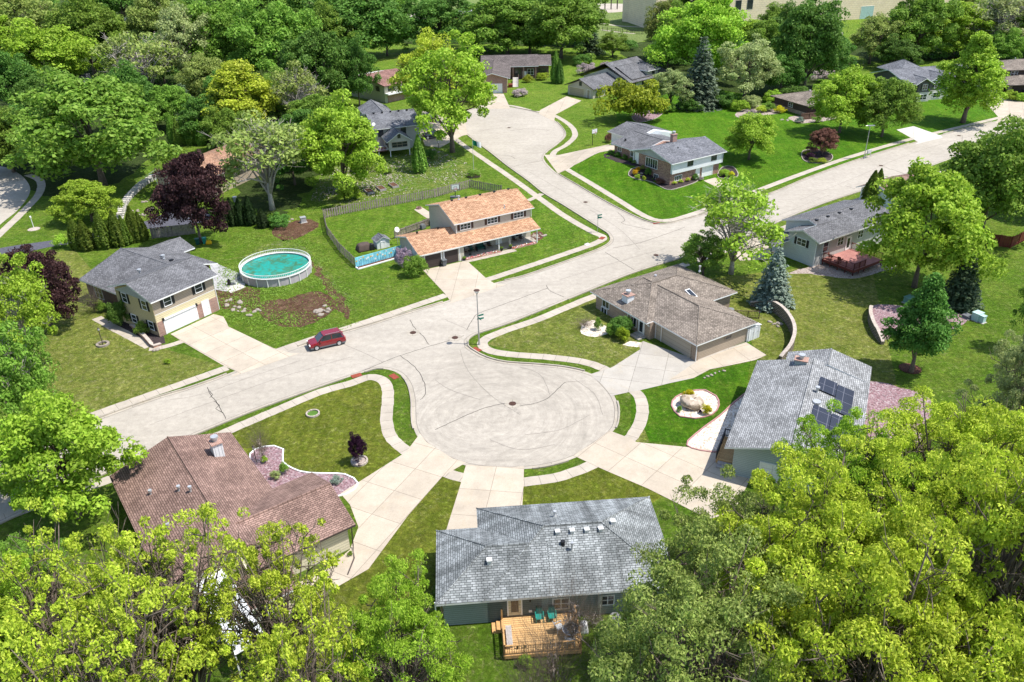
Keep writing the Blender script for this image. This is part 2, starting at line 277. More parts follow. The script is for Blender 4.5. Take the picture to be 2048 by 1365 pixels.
def sheet(name, poly, mat, dz, smooth=True, kind='structure', world=False, jag=0, **kw):
    P = poly if world else W(poly)
    if smooth: P = catmull(P, True, .8)
    if jag:
        rj = random.Random(9); Q = []
        for i in range(len(P)):
            d = (P[(i+1) % len(P)]-P[i-1]).normalized(); Q.append(P[i]+Vector((-d.y, d.x))*(rj.uniform(-jag, jag)+jag*.8*sin(i*.9)))
        P = Q
    bm = bmesh.new(); f = bm.faces.new([bm.verts.new((p[0], p[1], 0)) for p in P]); bm.normal_update()
    if f.normal.z < 0: f.normal_flip()
    bmesh.ops.triangulate(bm, faces=[f])
    if any(T(v.co.x, v.co.y) > .01 for v in bm.verts) or name in ('lush_lawn',):
        xs = [v.co.x for v in bm.verts]; ys = [v.co.y for v in bm.verts]
        for ax, (a, b) in ((0, (max(min(xs), -2), min(max(xs), 80))), (1, (max(min(ys), 125), min(max(ys), 200)))):
            for k in range(math.ceil(a), math.floor(b)+1):
                no = (1, 0, 0) if ax == 0 else (0, 1, 0)
                bmesh.ops.bisect_plane(bm, geom=bm.verts[:]+bm.edges[:]+bm.faces[:], plane_co=(k, k, 0), plane_no=no, dist=1e-5)
    for v in bm.verts: v.co.z = hz(v.co.x, v.co.y, dz)
    bmesh.ops.recalc_face_normals(bm, faces=bm.faces[:])
    for f in bm.faces:
        if f.normal.z < 0: f.normal_flip()
    me = bpy.data.meshes.new(name); bm.to_mesh(me); bm.free(); me.materials.append(M[mat]); autouv_dir(me, P)
    o = link(bpy.data.objects.new(name, me)); tag(o, kind=kind, **kw); return o
def autouv_dir(me, P):                          # joints run along the longest edge
    P = list(P); best = max(((P[(i+3) % len(P)]-P[i]).length, i) for i in range(len(P))); i = best[1]; a = (P[(i+3) % len(P)]-P[i]).normalized(); b = Vector((-a.y, a.x)); o = P[i]
    uv = me.uv_layers.new(name='UVMap')
    for l in me.loops: c = me.vertices[l.vertex_index].co.xy-o; uv.data[l.index].uv = (c.dot(a), c.dot(b))
def ribbon(name, px, wid, mat, dz, off=0, h=0, smooth=True, world=False, closed=False, mb=None, jit=0, step=.8):
    P = px if world else W(px)
    if smooth: P = catmull(P, closed, step)
    n = len(P); L = []; acc = 0
    for i, p in enumerate(P):
        d = (P[(i+1) % n if closed else min(n-1, i+1)]-P[(i-1) % n if closed else max(0, i-1)]).normalized(); q = Vector((-d.y, d.x))
        if i: acc += (p-P[i-1]).length
        j = random.uniform(-jit, jit); L.append((p+q*(off+wid/2+j), p+q*(off-wid/2+j), acc))
    vs = []; uvs = []
    for a, b, s in L: vs += [(a.x, a.y, hz(a.x, a.y, dz+h)), (b.x, b.y, hz(b.x, b.y, dz+h))]; uvs += [(s, .1), (s, .1+wid)]
    m = n if closed else n-1; fs = [(2*i, 2*i+1, 2*((i+1) % n)+1, 2*((i+1) % n)) for i in range(m)]
    if h:
        k = len(vs); vs += [(x, y, z-h-.03) for x, y, z in vs]; uvs += uvs
        for i in range(m):
            a, b, c, d = 2*i, 2*i+1, 2*((i+1) % n)+1, 2*((i+1) % n); fs += [(b, b+k, c+k, c), (a, d, d+k, a+k)]
        if not closed: fs += [(0, k, k+1, 1), (2*n-2, 2*n-1, 2*n-1+k, 2*n-2+k)]
    if mb is not None: mb.add(vs, fs); return
    me = bpy.data.meshes.new(name); me.from_pydata(vs, [], fs); me.materials.append(M[mat]); uv = me.uv_layers.new(name='UVMap')
    for l in me.loops: uv.data[l.index].uv = uvs[l.vertex_index]
    bm = bmesh.new(); bm.from_mesh(me); bmesh.ops.recalc_face_normals(bm, faces=bm.faces[:])
    if not h:
        for f in bm.faces:
            if f.normal.z < 0: f.normal_flip()
    bm.to_mesh(me); bm.free()
    return tag(link(bpy.data.objects.new(name, me)), kind='structure')
# ------------------------------------------------------------------ ground
def make_ground():
    xs = [-6000, -2000, -900, -500, -350]+list(range(-300, -2, 20))+list(range(-2, 81))+list(range(90, 420, 20))+[500, 900, 2000, 6000]
    ys = [-600, -200]+list(range(-100, 125, 20))+list(range(125, 201))+list(range(210, 620, 20))+[700, 1000, 2000, 9000]
    vs = [(x, y, T(x, y)) for y in ys for x in xs]; n = len(xs)
    fs = [(j*n+i, j*n+i+1, (j+1)*n+i+1, (j+1)*n+i) for j in range(len(ys)-1) for i in range(n-1)]
    o = MB().add(vs, fs).build('ground', 'lawn', smooth=True); tag(o, kind='structure')
make_ground()
OUT = [(-420, 1080), (229, 829), (390, 776), (470, 746), (560, 710), (650, 678), (737, 653), (810, 630), (900, 603), (986, 570), (1045, 556), (1113, 533), (1182, 508), (1212, 495), (1226, 483), (1222, 469), (1205, 457), (1178, 440), (1130, 410), (1090, 386), (1060, 362), (1018, 332), (985, 306), (958, 286), (935, 268), (917, 250), (918, 234), (932, 224), (955, 217), (988, 213), (1024, 216), (1073, 226), (1104, 240), (1123, 258), (1127, 273), (1110, 290), (1090, 305), (1085, 320), (1108, 345), (1149, 370), (1200, 400), (1251, 427), (1290, 444), (1320, 450), (1345, 447), (1372, 440), (1416, 428), (1540, 390), (1622, 356), (1724, 319), (1837, 284), (1937, 257), (2012, 239), (2080, 222), (2300, 165),
       (2330, 205), (2140, 250), (2048, 275), (1930, 307), (1861, 331), (1790, 356), (1724, 380), (1642, 407), (1560, 440), (1512, 465), (1450, 487), (1360, 515), (1263, 545), (1161, 586), (1058, 628), (1004, 649), (966, 661), (942, 670), (929, 682), (930, 694), (946, 706), (970, 718), (1010, 728), (1079, 733), (1134, 739), (1180, 751), (1205, 772), (1222, 793), (1230, 816), (1228, 846), (1217, 864), (1190, 884), (1147, 912), (1085, 930), (1022, 935), (960, 932), (906, 918), (853, 885), (835, 858), (831, 833), (830, 800), (822, 768), (805, 747), (781, 737), (754, 735), (727, 742), (668, 761), (600, 785), (506, 819), (410, 858), (250, 925), (-350, 1190)]
street = sheet('street', OUT, 'street', .010)
OW = catmull(W(OUT), True, .8)
def near(p, P=OW): q = PX(*p).xy; return min(range(len(P)), key=lambda i: (P[i]-q).length)
_ar = sum(OW[i].x*OW[(i+1) % len(OW)].y-OW[(i+1) % len(OW)].x*OW[i].y for i in range(len(OW))); SG = -1 if _ar > 0 else 1   # outward = SG * left
ribbon('gutter', OW, .42, 'concrete_kerb', .016, off=SG*.16, smooth=False, world=True, closed=True)
GAPS = [((475, 745), (582, 703)), ((898, 604), (1008, 568)), ((953, 217), (1020, 216)), ((1078, 227), (1108, 243)), ((1088, 310), (1112, 347)), ((1462, 414), (1530, 392)), ((1828, 286), (1880, 272)), ((1990, 243), (2080, 222)), ((932, 270), (914, 240)), ((1179, 751), (1222, 793)), ((1219, 862), (1150, 911)), ((1048, 933), (932, 926)), ((905, 917), (840, 868)), ((1490, 475), (1540, 452)), ((1098, 612), (1118, 604)), ((700, 750), (718, 745)), ((786, 738), (801, 745)), ((2180, 195), (2600, 150)), ((1925, 310), (1865, 330)), ((-350, 1190), (-420, 1080))]
cut = set(); N = len(OW)
for a, b in GAPS:
    i, j = near(a), near(b); d = (j-i) % N
    if d > N/2: i, j, d = j, i, N-d
    cut |= {(i+k) % N for k in range(d+1)}
runs = []; cur = []
st0 = min(cut)
for k in range(N+1):
    i = (st0+k) % N
    if i in cut:
        if len(cur) > 3: runs.append(cur)
        cur = []
    else: cur.append(OW[i])
for r in runs: ribbon('kerb', r, .17, 'concrete_kerb', .016, off=SG*.42, smooth=False, world=True, h=.13)
def walk(px, wid=1.32, mat='concrete_walk', dz=.02, name='sidewalk'): return ribbon(name, px, wid, mat, dz, jit=.035, step=.5)
walk([(-150, 945), (100, 862), (205, 824), (330, 780), (455, 736)]); walk([(548, 705), (630, 677), (700, 655), (800, 622), (892, 591)]); walk([(975, 560), (1060, 532), (1140, 505), (1193, 486), (1206, 475), (1182, 463), (1130, 433), (1079, 397), (1028, 360), (977, 325), (930, 293), (905, 274), (885, 262)])
walk([(1068, 224), (1090, 225), (1112, 233), (1141, 252), (1150, 271), (1133, 290), (1109, 304), (1108, 318), (1131, 337), (1183, 368), (1234, 399), (1279, 427), (1310, 440), (1340, 441), (1372, 433), (1416, 418), (1509, 384), (1588, 354), (1690, 318), (1817, 280), (1998, 236), (2100, 210)])
walk([(975, 211), (1022, 212), (1060, 221)], 1.2); walk([(2060, 290), (1950, 322), (1880, 345), (1731, 395), (1650, 425), (1567, 457), (1519, 475), (1440, 505), (1340, 540), (1189, 593), (1079, 638), (1010, 662), (972, 678), (965, 691), (983, 703), (1028, 710), (1096, 715), (1165, 724), (1205, 737), (1243, 758), (1264, 778), (1280, 795), (1285, 818), (1281, 843), (1269, 866), (1258, 880), (1230, 903), (1184, 930), (1126, 952), (1064, 963), (1001, 965), (940, 959), (890, 945), (845, 924), (807, 898), (782, 874), (773, 841), (776, 800), (774, 775), (763, 760), (738, 755), (703, 767), (640, 785), (560, 818), (462, 860), (300, 930), (83, 1007), (-100, 1080)])
walk([(1056, 402), (1075, 393), (1084, 388)], 1.1, dz=.026); walk([(298, 699), (330, 694), (366, 683)], 1.0); walk([(193, 636), (235, 660), (300, 694)], 1.3); walk([(925, 524), (975, 513), (1030, 500)], 1.3)
D = 'driveway'
def drive(px, mat='concrete_drive', dz=.028): return sheet(D, px, mat, dz, smooth=False)
drive([(341, 669), (427, 629), (447, 634), (453, 645), (457, 654), (547, 697), (582, 707), (600, 707), (460, 756), (476, 745), (445, 731), (370, 687)]); drive([(846, 541), (922, 524), (937, 525), (972, 557), (988, 567), (1012, 570), (900, 608), (901, 603), (889, 587)], 'concrete_drive')
drive([(1225, 735), (1281, 699), (1277, 690), (1286, 683), (1390, 719), (1492, 685), (1533, 711), (1510, 721), (1419, 740), (1387, 757), (1340, 767), (1282, 781), (1258, 785), (1222, 793), (1205, 770), (1178, 750)], 'concrete_grey'); sheet('patio', [(1340, 760), (1394, 723), (1492, 687), (1533, 711), (1510, 721), (1419, 740), (1387, 757)], 'concrete_drive', .034, False)
drive([(1273, 885), (1374, 895), (1466, 905), (1500, 960), (1470, 1020), (1420, 1040), (1296, 978), (1200, 937), (1147, 912), (1190, 884), (1219, 862), (1262, 878)]); drive([(932, 930), (960, 932), (1022, 935), (1048, 933), (1047, 976), (1045, 1007), (1044, 1050), (885, 1085), (894, 1056), (921, 970)])
drive([(812, 905), (840, 868), (853, 885), (906, 918), (932, 926), (900, 945), (884, 955), (816, 1032), (737, 1139), (700, 1160), (613, 1210), (560, 1240), (560, 1180), (640, 1150), (700, 1100), (717, 1055), (700, 1010), (681, 988)])
walk([(640, 1160), (560, 1205), (470, 1255), (370, 1300)], 1.6)
drive([(1118, 311), (1217, 290), (1233, 300), (1149, 331), (1116, 348), (1088, 310)]); drive([(1407, 362), (1430, 356), (1503, 383), (1530, 392), (1540, 394), (1462, 418), (1474, 395)]); drive([(1133, 193), (1163, 202), (1111, 230), (1108, 244), (1078, 228), (1080, 221)]); drive([(967, 188), (1007, 188), (1019, 214), (1020, 218), (953, 219), (960, 210)])
drive([(845, 222), (905, 240), (930, 240), (935, 270), (925, 272), (880, 296), (850, 292), (838, 260)]); drive([(1793, 260), (1827, 253), (1882, 272), (1885, 276), (1828, 290), (1837, 285)], 'concrete_white'); drive([(1970, 205), (1991, 195), (2048, 205), (2080, 230), (1990, 248), (1998, 236)]); drive([(1462, 500), (1500, 480), (1540, 455), (1560, 470), (1545, 490), (1535, 520), (1480, 522)])
sheet('driveway', [(-120, 528), (0, 497), (150, 474), (298, 441), (337, 420), (376, 412), (420, 430), (400, 446), (304, 457), (154, 486), (79, 499), (-100, 545)], 'asphalt_drive', .024)
sheet('street', [(-150, 320), (0, 333), (38, 348), (58, 370), (58, 390), (36, 420), (0, 450), (-90, 530), (-300, 500)], 'street', .010); walk([(55, 350), (80, 362), (79, 386), (52, 418), (0, 468), (-60, 520)], 1.5)
# lawns of a different green
def lawn(px, mat, dz=.004, name='lawn'): return sheet(name, px, mat, dz, smooth=False)
lawn([(1144, 330), (1240, 298), (1230, 190), (1300, 130), (1560, 130), (1720, 170), (1990, 200), (2010, 238), (1817, 284), (1509, 388), (1416, 422), (1345, 447), (1290, 440), (1183, 372), (1116, 330)], 'lawn_lush', .005, 'lush_lawn')
lawn([(0, 520), (150, 500), (200, 560), (300, 690), (440, 730), (330, 780), (0, 890), (-300, 800)], 'lawn_dry'); lawn([(975, 690), (1010, 662), (1189, 593), (1290, 700), (1225, 735), (1100, 716)], 'lawn_dry', .005); lawn([(1400, 560), (1740, 520), (1800, 800), (1540, 760), (1480, 640)], 'lawn_dry', .005)
lawn([(462, 860), (700, 768), (763, 757), (776, 800), (782, 874), (812, 900), (690, 985), (540, 980), (440, 900)], 'lawn_near', .005); lawn([(890, 945), (925, 965), (860, 1200), (700, 1365), (560, 1300), (640, 1180), (816, 1032)], 'lawn_near', .005); lawn([(1045, 966), (1184, 930), (1330, 990), (1300, 1010), (1045, 1010)], 'lawn_near', .005)
lawn([(655, 470), (648, 437), (940, 376), (1003, 388), (1040, 372), (1190, 480), (980, 560), (900, 585), (712, 536), (680, 505)], 'lawn_bright', .005, 'bright_lawn'); lawn([(650, 330), (880, 300), (960, 340), (940, 365), (660, 415), (620, 400)], 'lawn_weedy', .005)
lawn([(1262, 790), (1290, 778), (1500, 725), (1480, 890), (1262, 882)], 'lawn_lush', .005); lawn([(1260, 860), (1281, 840), (1300, 885), (1265, 886)], 'lawn_dry', .007)
sheet('worn_path', [(606, 508), (640, 540), (672, 580), (700, 620), (690, 640), (672, 604), (640, 562)], 'bare_soil', .013, jag=.4); sheet('worn_path', [(930, 540), (1180, 490), (1190, 496), (960, 556)], 'lawn_lush', .004) if 0 else None
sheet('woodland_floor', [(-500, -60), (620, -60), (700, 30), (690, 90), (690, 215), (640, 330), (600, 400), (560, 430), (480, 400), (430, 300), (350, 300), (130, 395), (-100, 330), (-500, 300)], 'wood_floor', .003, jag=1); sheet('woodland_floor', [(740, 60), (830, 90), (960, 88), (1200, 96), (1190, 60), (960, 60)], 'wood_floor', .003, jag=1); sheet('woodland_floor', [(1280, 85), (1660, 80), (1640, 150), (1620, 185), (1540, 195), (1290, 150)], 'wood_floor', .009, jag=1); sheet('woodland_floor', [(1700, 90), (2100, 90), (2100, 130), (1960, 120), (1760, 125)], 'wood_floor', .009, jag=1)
for q in [[(560, 707), (700, 660), (889, 600), (737, 652), (600, 699), (552, 712)]]: lawn(q, 'lawn_dry', .004, 'verge')
sheet('playing_field', [(560, -8), (1000, -8), (1000, 30), (820, 34), (560, 20)], 'lawn_park', .006); sheet('ball_diamond', [(808, 34), (838, 26), (980, 20), (1010, 27), (900, 36), (860, 42), (812, 48)], 'stone_pale', .012); sheet('school_lawn', [(1180, 0), (1290, 10), (1300, 75), (1190, 80)], 'lawn_park', .006)
sheet('play_court', [(1186, 9), (1255, 9), (1255, 22), (1200, 26), (1186, 20)], 'concrete_walk', .012); walk([(1196, 46), (1235, 52), (1290, 55)], 1.8); walk([(1203, 60), (1230, 64), (1270, 68)], 1.4); walk([(1650, 58), (1680, 53)], 2.5)
# bare soil, gravel and mulch beds
def bed(px, mat, dz=.012, name='planting_bed', edge=None, ew=.14, eh=.1, smooth=True):
    o = sheet(name, px, mat, dz, smooth, jag=.3 if edge is None and mat in ('bare_soil', 'lawn_weedy', 'lawn_dry') else (.12 if edge is None else 0))
    if edge: e = ribbon('bed_edging', px, ew, edge, dz, h=eh, closed=True, smooth=smooth); 
    return o
bed([(522, 605), (560, 600), (620, 585), (660, 590), (672, 615), (640, 640), (590, 655), (555, 652), (520, 632)], 'bare_soil', name='bare_soil'); bed([(440, 520), (480, 515), (560, 480), (620, 505), (700, 600), (690, 630), (640, 560), (610, 520)], 'lawn_weedy', name='worn_lawn'); bed([(432, 575), (500, 575), (520, 590), (515, 625), (440, 612)], 'bare_soil', .014, 'bare_soil')
sheet('patio', [(418, 525), (432, 527), (492, 553), (490, 572), (462, 585), (430, 580), (424, 545)], 'patio_grey', .03, False); sheet('patio', [(450, 578), (478, 568), (492, 575), (462, 587)], 'concrete_white', .036, False)
BDS = [([(1343, 812), (1352, 795), (1378, 784), (1410, 781), (1432, 793), (1438, 812), (1424, 830), (1390, 838), (1360, 834)], 'gravel_white', 'kerb_pink'), ([(1374, 892), (1400, 862), (1440, 832), (1475, 800), (1500, 790), (1500, 880), (1440, 905)], 'gravel_white', 'kerb_pink'),
       ([(500, 925), (510, 900), (548, 893), (567, 900), (566, 925), (600, 944), (640, 948), (690, 950), (716, 968), (690, 990), (620, 1000), (540, 990)], 'red_stone', 'trim_white'), ([(1163, 668), (1166, 650), (1185, 640), (1215, 655), (1222, 665), (1190, 675)], 'gravel_white', None), ([(1245, 690), (1260, 683), (1290, 688), (1275, 696)], 'gravel_white', None),
       ([(1257, 352), (1262, 340), (1275, 335), (1300, 340), (1340, 352), (1390, 348), (1396, 362), (1360, 376), (1334, 380), (1305, 366), (1275, 360)], 'mulch_black', 'concrete_kerb'), ([(1435, 352), (1445, 335), (1465, 334), (1476, 348), (1470, 356), (1445, 358)], 'mulch_black', 'concrete_kerb'), ([(1213, 308), (1240, 318), (1290, 332), (1284, 340), (1240, 326), (1208, 315)], 'mulch_black', None),
       ([(1604, 316), (1607, 302), (1634, 300), (1663, 310), (1661, 322), (1640, 327), (1615, 325)], 'mulch_black', 'concrete_kerb'), ([(1577, 236), (1600, 232), (1670, 230), (1670, 238), (1620, 246), (1595, 246)], 'gravel_pink', None), ([(1275, 245), (1310, 238), (1332, 222), (1340, 215), (1300, 215), (1265, 230)], 'red_stone', 'stone_pale'),
       ([(1745, 612), (1805, 612), (1860, 610), (1930, 632), (1925, 650), (1880, 665), (1810, 660), (1770, 680), (1748, 650)], 'red_stone', None), ([(1730, 770), (1800, 775), (1860, 800), (1850, 880), (1740, 880)], 'red_stone', None), ([(1578, 548), (1610, 536), (1660, 525), (1790, 530), (1760, 545), (1700, 558), (1620, 548)], 'gravel_pink', None),
       ([(545, 460), (600, 440), (640, 448), (600, 475), (560, 480)], 'bare_soil', None), ([(1375, 620), (1400, 610), (1420, 625), (1400, 640)], 'lawn_dry', None), ([(1470, 230), (1500, 215), (1560, 205), (1560, 226), (1520, 232), (1495, 240)], 'gravel_pink', None), ([(225, 655), (262, 640), (330, 675), (310, 690)], 'mulch_black', None)]
for p, m, e in BDS: bed(p, m, edge=e)
# cracks, manholes, a lamp shadow disc, tactile plates
mb = MB()
CR = [[(726, 742), (800, 712), (900, 681), (928, 672)], [(933, 660), (952, 630), (957, 627), (1000, 612), (1095, 577)], [(1093, 571), (1100, 582), (1128, 595)], [(415, 775), (422, 792), (436, 808), (444, 824), (452, 838)], [(418, 782), (425, 790), (420, 796)], [(428, 802), (438, 812), (432, 818), (447, 826)], [(1225, 497), (1262, 490), (1300, 480), (1370, 455)], [(1210, 505), (1235, 520), (1268, 540)], [(820, 640), (828, 655), (845, 672), (858, 690)], [(800, 712), (830, 735), (848, 765), (850, 790), (840, 800)], [(1040, 813), (1090, 800), (1130, 765)], [(1010, 807), (960, 820), (870, 860)], [(1018, 336), (1050, 328), (1085, 322)], [(990, 310), (1018, 312), (1030, 318)], [(1020, 262), (1060, 258), (1100, 262)], [(960, 262), (1005, 256)], [(1235, 425), (1250, 440), (1246, 448), (1300, 460)], [(1755, 330), (1800, 345), (1812, 350)], [(1690, 372), (1710, 378)]]
for c in CR: ribbon('', c, .07, '', .020, mb=mb, jit=.045, step=.35)
mb.build('crack_sealant', 'crack', street)
mb = MB()
for c in [[(1040, 735), (1080, 750), (1100, 790)], [(870, 760), (900, 780), (960, 800)], [(690, 690), (740, 712), (765, 725)], [(890, 640), (925, 655), (940, 662)], [(340, 800), (400, 790), (500, 755), (600, 722)], [(300, 850), (420, 806), (560, 756), (700, 715)], [(1120, 560), (1250, 520), (1330, 498)], [(1600, 400), (1700, 360), (1830, 305), (1980, 262)], [(1180, 420), (1240, 460), (1280, 500)], [(920, 700), (935, 740), (980, 790), (1040, 830)], [(1050, 870), (1120, 860), (1180, 830)], [(980, 880), (1040, 900), (1110, 890)], [(1150, 760), (1190, 790), (1205, 830)], [(1000, 240), (1040, 250), (1080, 248)], [(1060, 345), (1120, 380), (1200, 425)], [(1560, 430), (1660, 390)], [(1130, 765), (1170, 762)]]: ribbon('', c, .045, '', .021, mb=mb, jit=.03, step=.4)
ribbon('', OW, .06, '', .022, off=SG*-.05, mb=mb, smooth=False, world=True, closed=True)
mb.build('crack_hairline', 'crack_fine', street)
def manhole(px, label):
    p = PX(*px); r = thing('manhole', label, 'manhole', (p.x, p.y, p.z+.012), group='manholes in the streets')
    MB().ring(0, 0, .004, .016, .42, .85, 28).build('collar', 'concrete_kerb', r); m = MB().cyl(0, 0, .004, .02, .40, 20)
    for k in range(-2, 3): m.box(-.3, .3, k*.13-.02, k*.13+.02, .02, .03)
    m.build('cover', 'iron', r)
for px, l in [((1025, 808), 'manhole in the middle of the near cul-de-sac'), ((826, 666), 'manhole in main street right of the red car'), ((1171, 405), 'manhole in the side street nearest the corner lawn'), ((1018, 256), 'manhole in the middle of the far cul-de-sac'), ((910, 676), 'small dark disc painted as the cast shadow of the street lamp head'), ((1312, 511), 'manhole in main street before the pale leaved tree'), ((1762, 332), 'manhole in main street beyond the arborvitae'), ((1918, 272), 'manhole in the top right street by the verge')]: manhole(px, l)  # disc before the lamp stands in for its head's cast shadow
def grate(px, label, ang, w=1.2, d=.75, mat='tactile_red', name='tactile_plate', cat='ramp plate', grp='rust red ramp plates at the corners'):
    p = PX(*px); r = thing(name, label, cat, (p.x, p.y, p.z+.03), R_(ang), grp); m = MB().box(-w/2, w/2, -d/2, d/2, 0, .02)
    for i in range(7):
        for j in range(4): m.cyl(-w/2+(i+.5)*w/7, -d/2+(j+.5)*d/4, .02, .032, .035, 6)
    m.build('plate', mat, r)
for px, l, a in [((713, 752), 'red plate left of the island corner kerb by main street', 28), ((788, 754), 'red plate on the curved kerb at the cul-de-sac mouth', -50), ((953, 700), 'red plate beside the street lamp verge', -45), ((1204, 477), 'red plate at the tan house corner', 60), ((1313, 447), 'red plate on the corner across from the brick house lawn', 10)]: grate(px, l, a)
# ------------------------------------------------------------------ houses
def inpanel(mb, side, at, u0, u1, n0, n1, z0, z1, m=0):
    if side == 'S': mb.box(u0, u1, at-n1, at-n0, z0, z1, m)
    elif side == 'N': mb.box(u0, u1, at+n0, at+n1, z0, z1, m)
    elif side == 'W': mb.box(at-n1, at-n0, u0, u1, z0, z1, m)
    else: mb.box(at+n0, at+n1, u0, u1, z0, z1, m)
class House:
    def __init__(s, name, label, px, ang, cat='house', group=None, z=None):
        p = PX(*px) if z is None else PX(px[0], px[1], z); s.r = thing(name, label, cat, p, R_(ang), group)
        s.w = {}; s.rf = {}; s.n = name
    def W(s, mat, x0, x1, y0, y1, z0, z1): MB().box(x0, x1, y0, y1, z0, z1).build('wall', mat, s.r); return s
    def WG(s, mat, x0, x1, y0, y1, z0, ze, zr, ax='x', half=None):
        mb = MB(); m = (y0+y1)/2 if ax == 'x' else (x0+x1)/2
        if ax == 'x': pr = [(y0, z0), (y1, z0), (y1, ze), (m, zr), (y0, ze)]; a = [(x0, q[0], q[1]) for q in pr]; b = [(x1, q[0], q[1]) for q in pr]
        else: pr = [(x0, z0), (x1, z0), (x1, ze), (m, zr), (x0, ze)]; a = [(q[0], y0, q[1]) for q in pr]; b = [(q[0], y1, q[1]) for q in pr]
        fs = [(0, 1, 2, 3, 4), (9, 8, 7, 6, 5)]+[(i, i+5, (i+1) % 5+5, (i+1) % 5) for i in range(5)]
        if ax == 'x': fs = [f[::-1] for f in fs]
        mb.add(a+b, fs); mb.build('wall', mat, s.r); return s
    def G(s, mat, x0, x1, y0, y1, ze, zr, ax='x', th=.17, trim='trim_white'):
        mb = s.rf.setdefault((mat, trim), MB()); my = (y0+y1)/2; mx = (x0+x1)/2
        if ax == 'x':
            mb.slab([(x0, y0, ze), (x1, y0, ze), (x1, my, zr), (x0, my, zr)], th); mb.slab([(x1, y1, ze), (x0, y1, ze), (x0, my, zr), (x1, my, zr)], th); mb.tube([(x0+.02, my, zr), (x1-.02, my, zr)], .09, 5, 0)
        else:
            mb.slab([(x0, y1, ze), (x0, y0, ze), (mx, y0, zr), (mx, y1, zr)], th); mb.slab([(x1, y0, ze), (x1, y1, ze), (mx, y1, zr), (mx, y0, zr)], th); mb.tube([(mx, y0+.02, zr), (mx, y1-.02, zr)], .09, 5, 0)
        return s
    def Hp(s, mat, x0, x1, y0, y1, ze, zr, ax=None, th=.17, trim='trim_white', e=(1, 1)):
        mb = s.rf.setdefault((mat, trim), MB()); my = (y0+y1)/2; mx = (x0+x1)/2
        if ax is None: ax = 'x' if x1-x0 >= y1-y0 else 'y'
        if ax == 'x': h = (y1-y0)/2; a = (x0+h*e[0], my, zr); b = (x1-h*e[1], my, zr)
        else: h = (x1-x0)/2; a = (mx, y0+h*e[0], zr); b = (mx, y1-h*e[1], zr)
        c = [(x0, y0, ze), (x1, y0, ze), (x1, y1, ze), (x0, y1, ze)]
        if ax == 'x': fl = [[c[0], c[1], b, a], [c[1], c[2], b], [c[2], c[3], a, b], [c[3], c[0], a]]; hp = [(c[0], a), (c[3], a), (c[1], b), (c[2], b)]; en = [None, 1, None, 0]
        else: fl = [[c[0], c[1], a], [c[1], c[2], b, a], [c[2], c[3], b], [c[3], c[0], a, b]]; hp = [(c[0], a), (c[1], a), (c[2], b), (c[3], b)]; en = [0, None, 1, None]
        for f, q in zip(fl, en):
            if q is None or e[q]: mb.slab(f, th)
        mb.tube([a, b], .09, 5, 0)
        for p, q in hp: mb.tube([p, q], [.06, .08], 5, 0)
        return s
    def shed(s, mat, pts, th=.16, trim='trim_white'): s.rf.setdefault((mat, trim), MB()).slab(pts, th); return s
    def win(s, side, at, u, z, w=1.1, h=1.2, n=2, sh=None, fr='trim_white', hm=True):
        u0, u1 = u-w/2, u+w/2; f = MB(); t = .08
        for a, b, c, d in ((u0-t, u1+t, z-t, z), (u0-t, u1+t, z+h, z+h+t), (u0-t, u0, z, z+h), (u1, u1+t, z, z+h)): inpanel(f, side, at, a, b, .0, .07, c, d)
        for k in range(1, n): inpanel(f, side, at, u0+w*k/n-.03, u0+w*k/n+.03, .0, .06, z, z+h)
        if hm: inpanel(f, side, at, u0, u1, .0, .05, z+h*.5-.025, z+h*.5+.025)
        o = f.build('window', fr, s.r); g = MB(); inpanel(g, side, at, u0, u1, -.02, .03, z, z+h); g.build('pane', 'glass', o)
        if sh:
            for a, b in ((u0-t-.42, u0-t-.02), (u1+t+.02, u1+t+.42)): q = MB(); inpanel(q, side, at, a, b, .0, .06, z-.06, z+h+.06); q.build('shutter', sh, s.r)
        return s
    def door(s, side, at, u, z=0, w=.95, h=2.1, mat='trim_white', name='door', glass=False):
        f = MB(); inpanel(f, side, at, u-w/2, u+w/2, 0, .05, z, z+h); d = f.build(name, mat, s.r)
        g = MB(); t = .1
        for a, b, c, e in ((u-w/2-t, u-w/2, z, z+h+t), (u+w/2, u+w/2+t, z, z+h+t), (u-w/2, u+w/2, z+h, z+h+t)): inpanel(g, side, at, a, b, 0, .08, c, e)
        g.build('door_frame', 'trim_white', d)
        k = MB(); inpanel(k, side, at, u+w/2-.16, u+w/2-.1, .05, .11, z+1, z+1.08); k.build('handle', 'metal_grey', d)
        if glass: q = MB(); inpanel(q, side, at, u-w*.3, u+w*.3, .05, .065, z+.35, z+h-.25); q.build('door_glass', 'glass', d)
        return s
    def garage(s, side, at, u, w, h=2.15, z=0, mat='garage_white', fr='trim_white', wins=False):
        f = MB(); inpanel(f, side, at, u-w/2, u+w/2, 0, .04, z+.02, z+h); d = f.build('garage_door', mat, s.r); g = MB(); t = .12
        for a, b, c, e in ((u-w/2-t, u-w/2, z, z+h+t), (u+w/2, u+w/2+t, z, z+h+t), (u-w/2, u+w/2, z+h, z+h+t)): inpanel(g, side, at, a, b, 0, .1, c, e)
        g.build('door_frame', fr, d); return s
    def part(s, name, mb, mat, par=None, smooth=False): return mb.build(name, mat, par or s.r, smooth)
    def pipe(s, x, y, z, h=.6, r=.09, mat='metal_galv'): s.part('vent_pipe', MB().cyl(x, y, z-.3, z+h, r, 10).cyl(x, y, z+h, z+h+.18, r*1.8, 10).cyl(x, y, z-.12, z+.06, r*2.2, 10, r*1.1), mat); return s
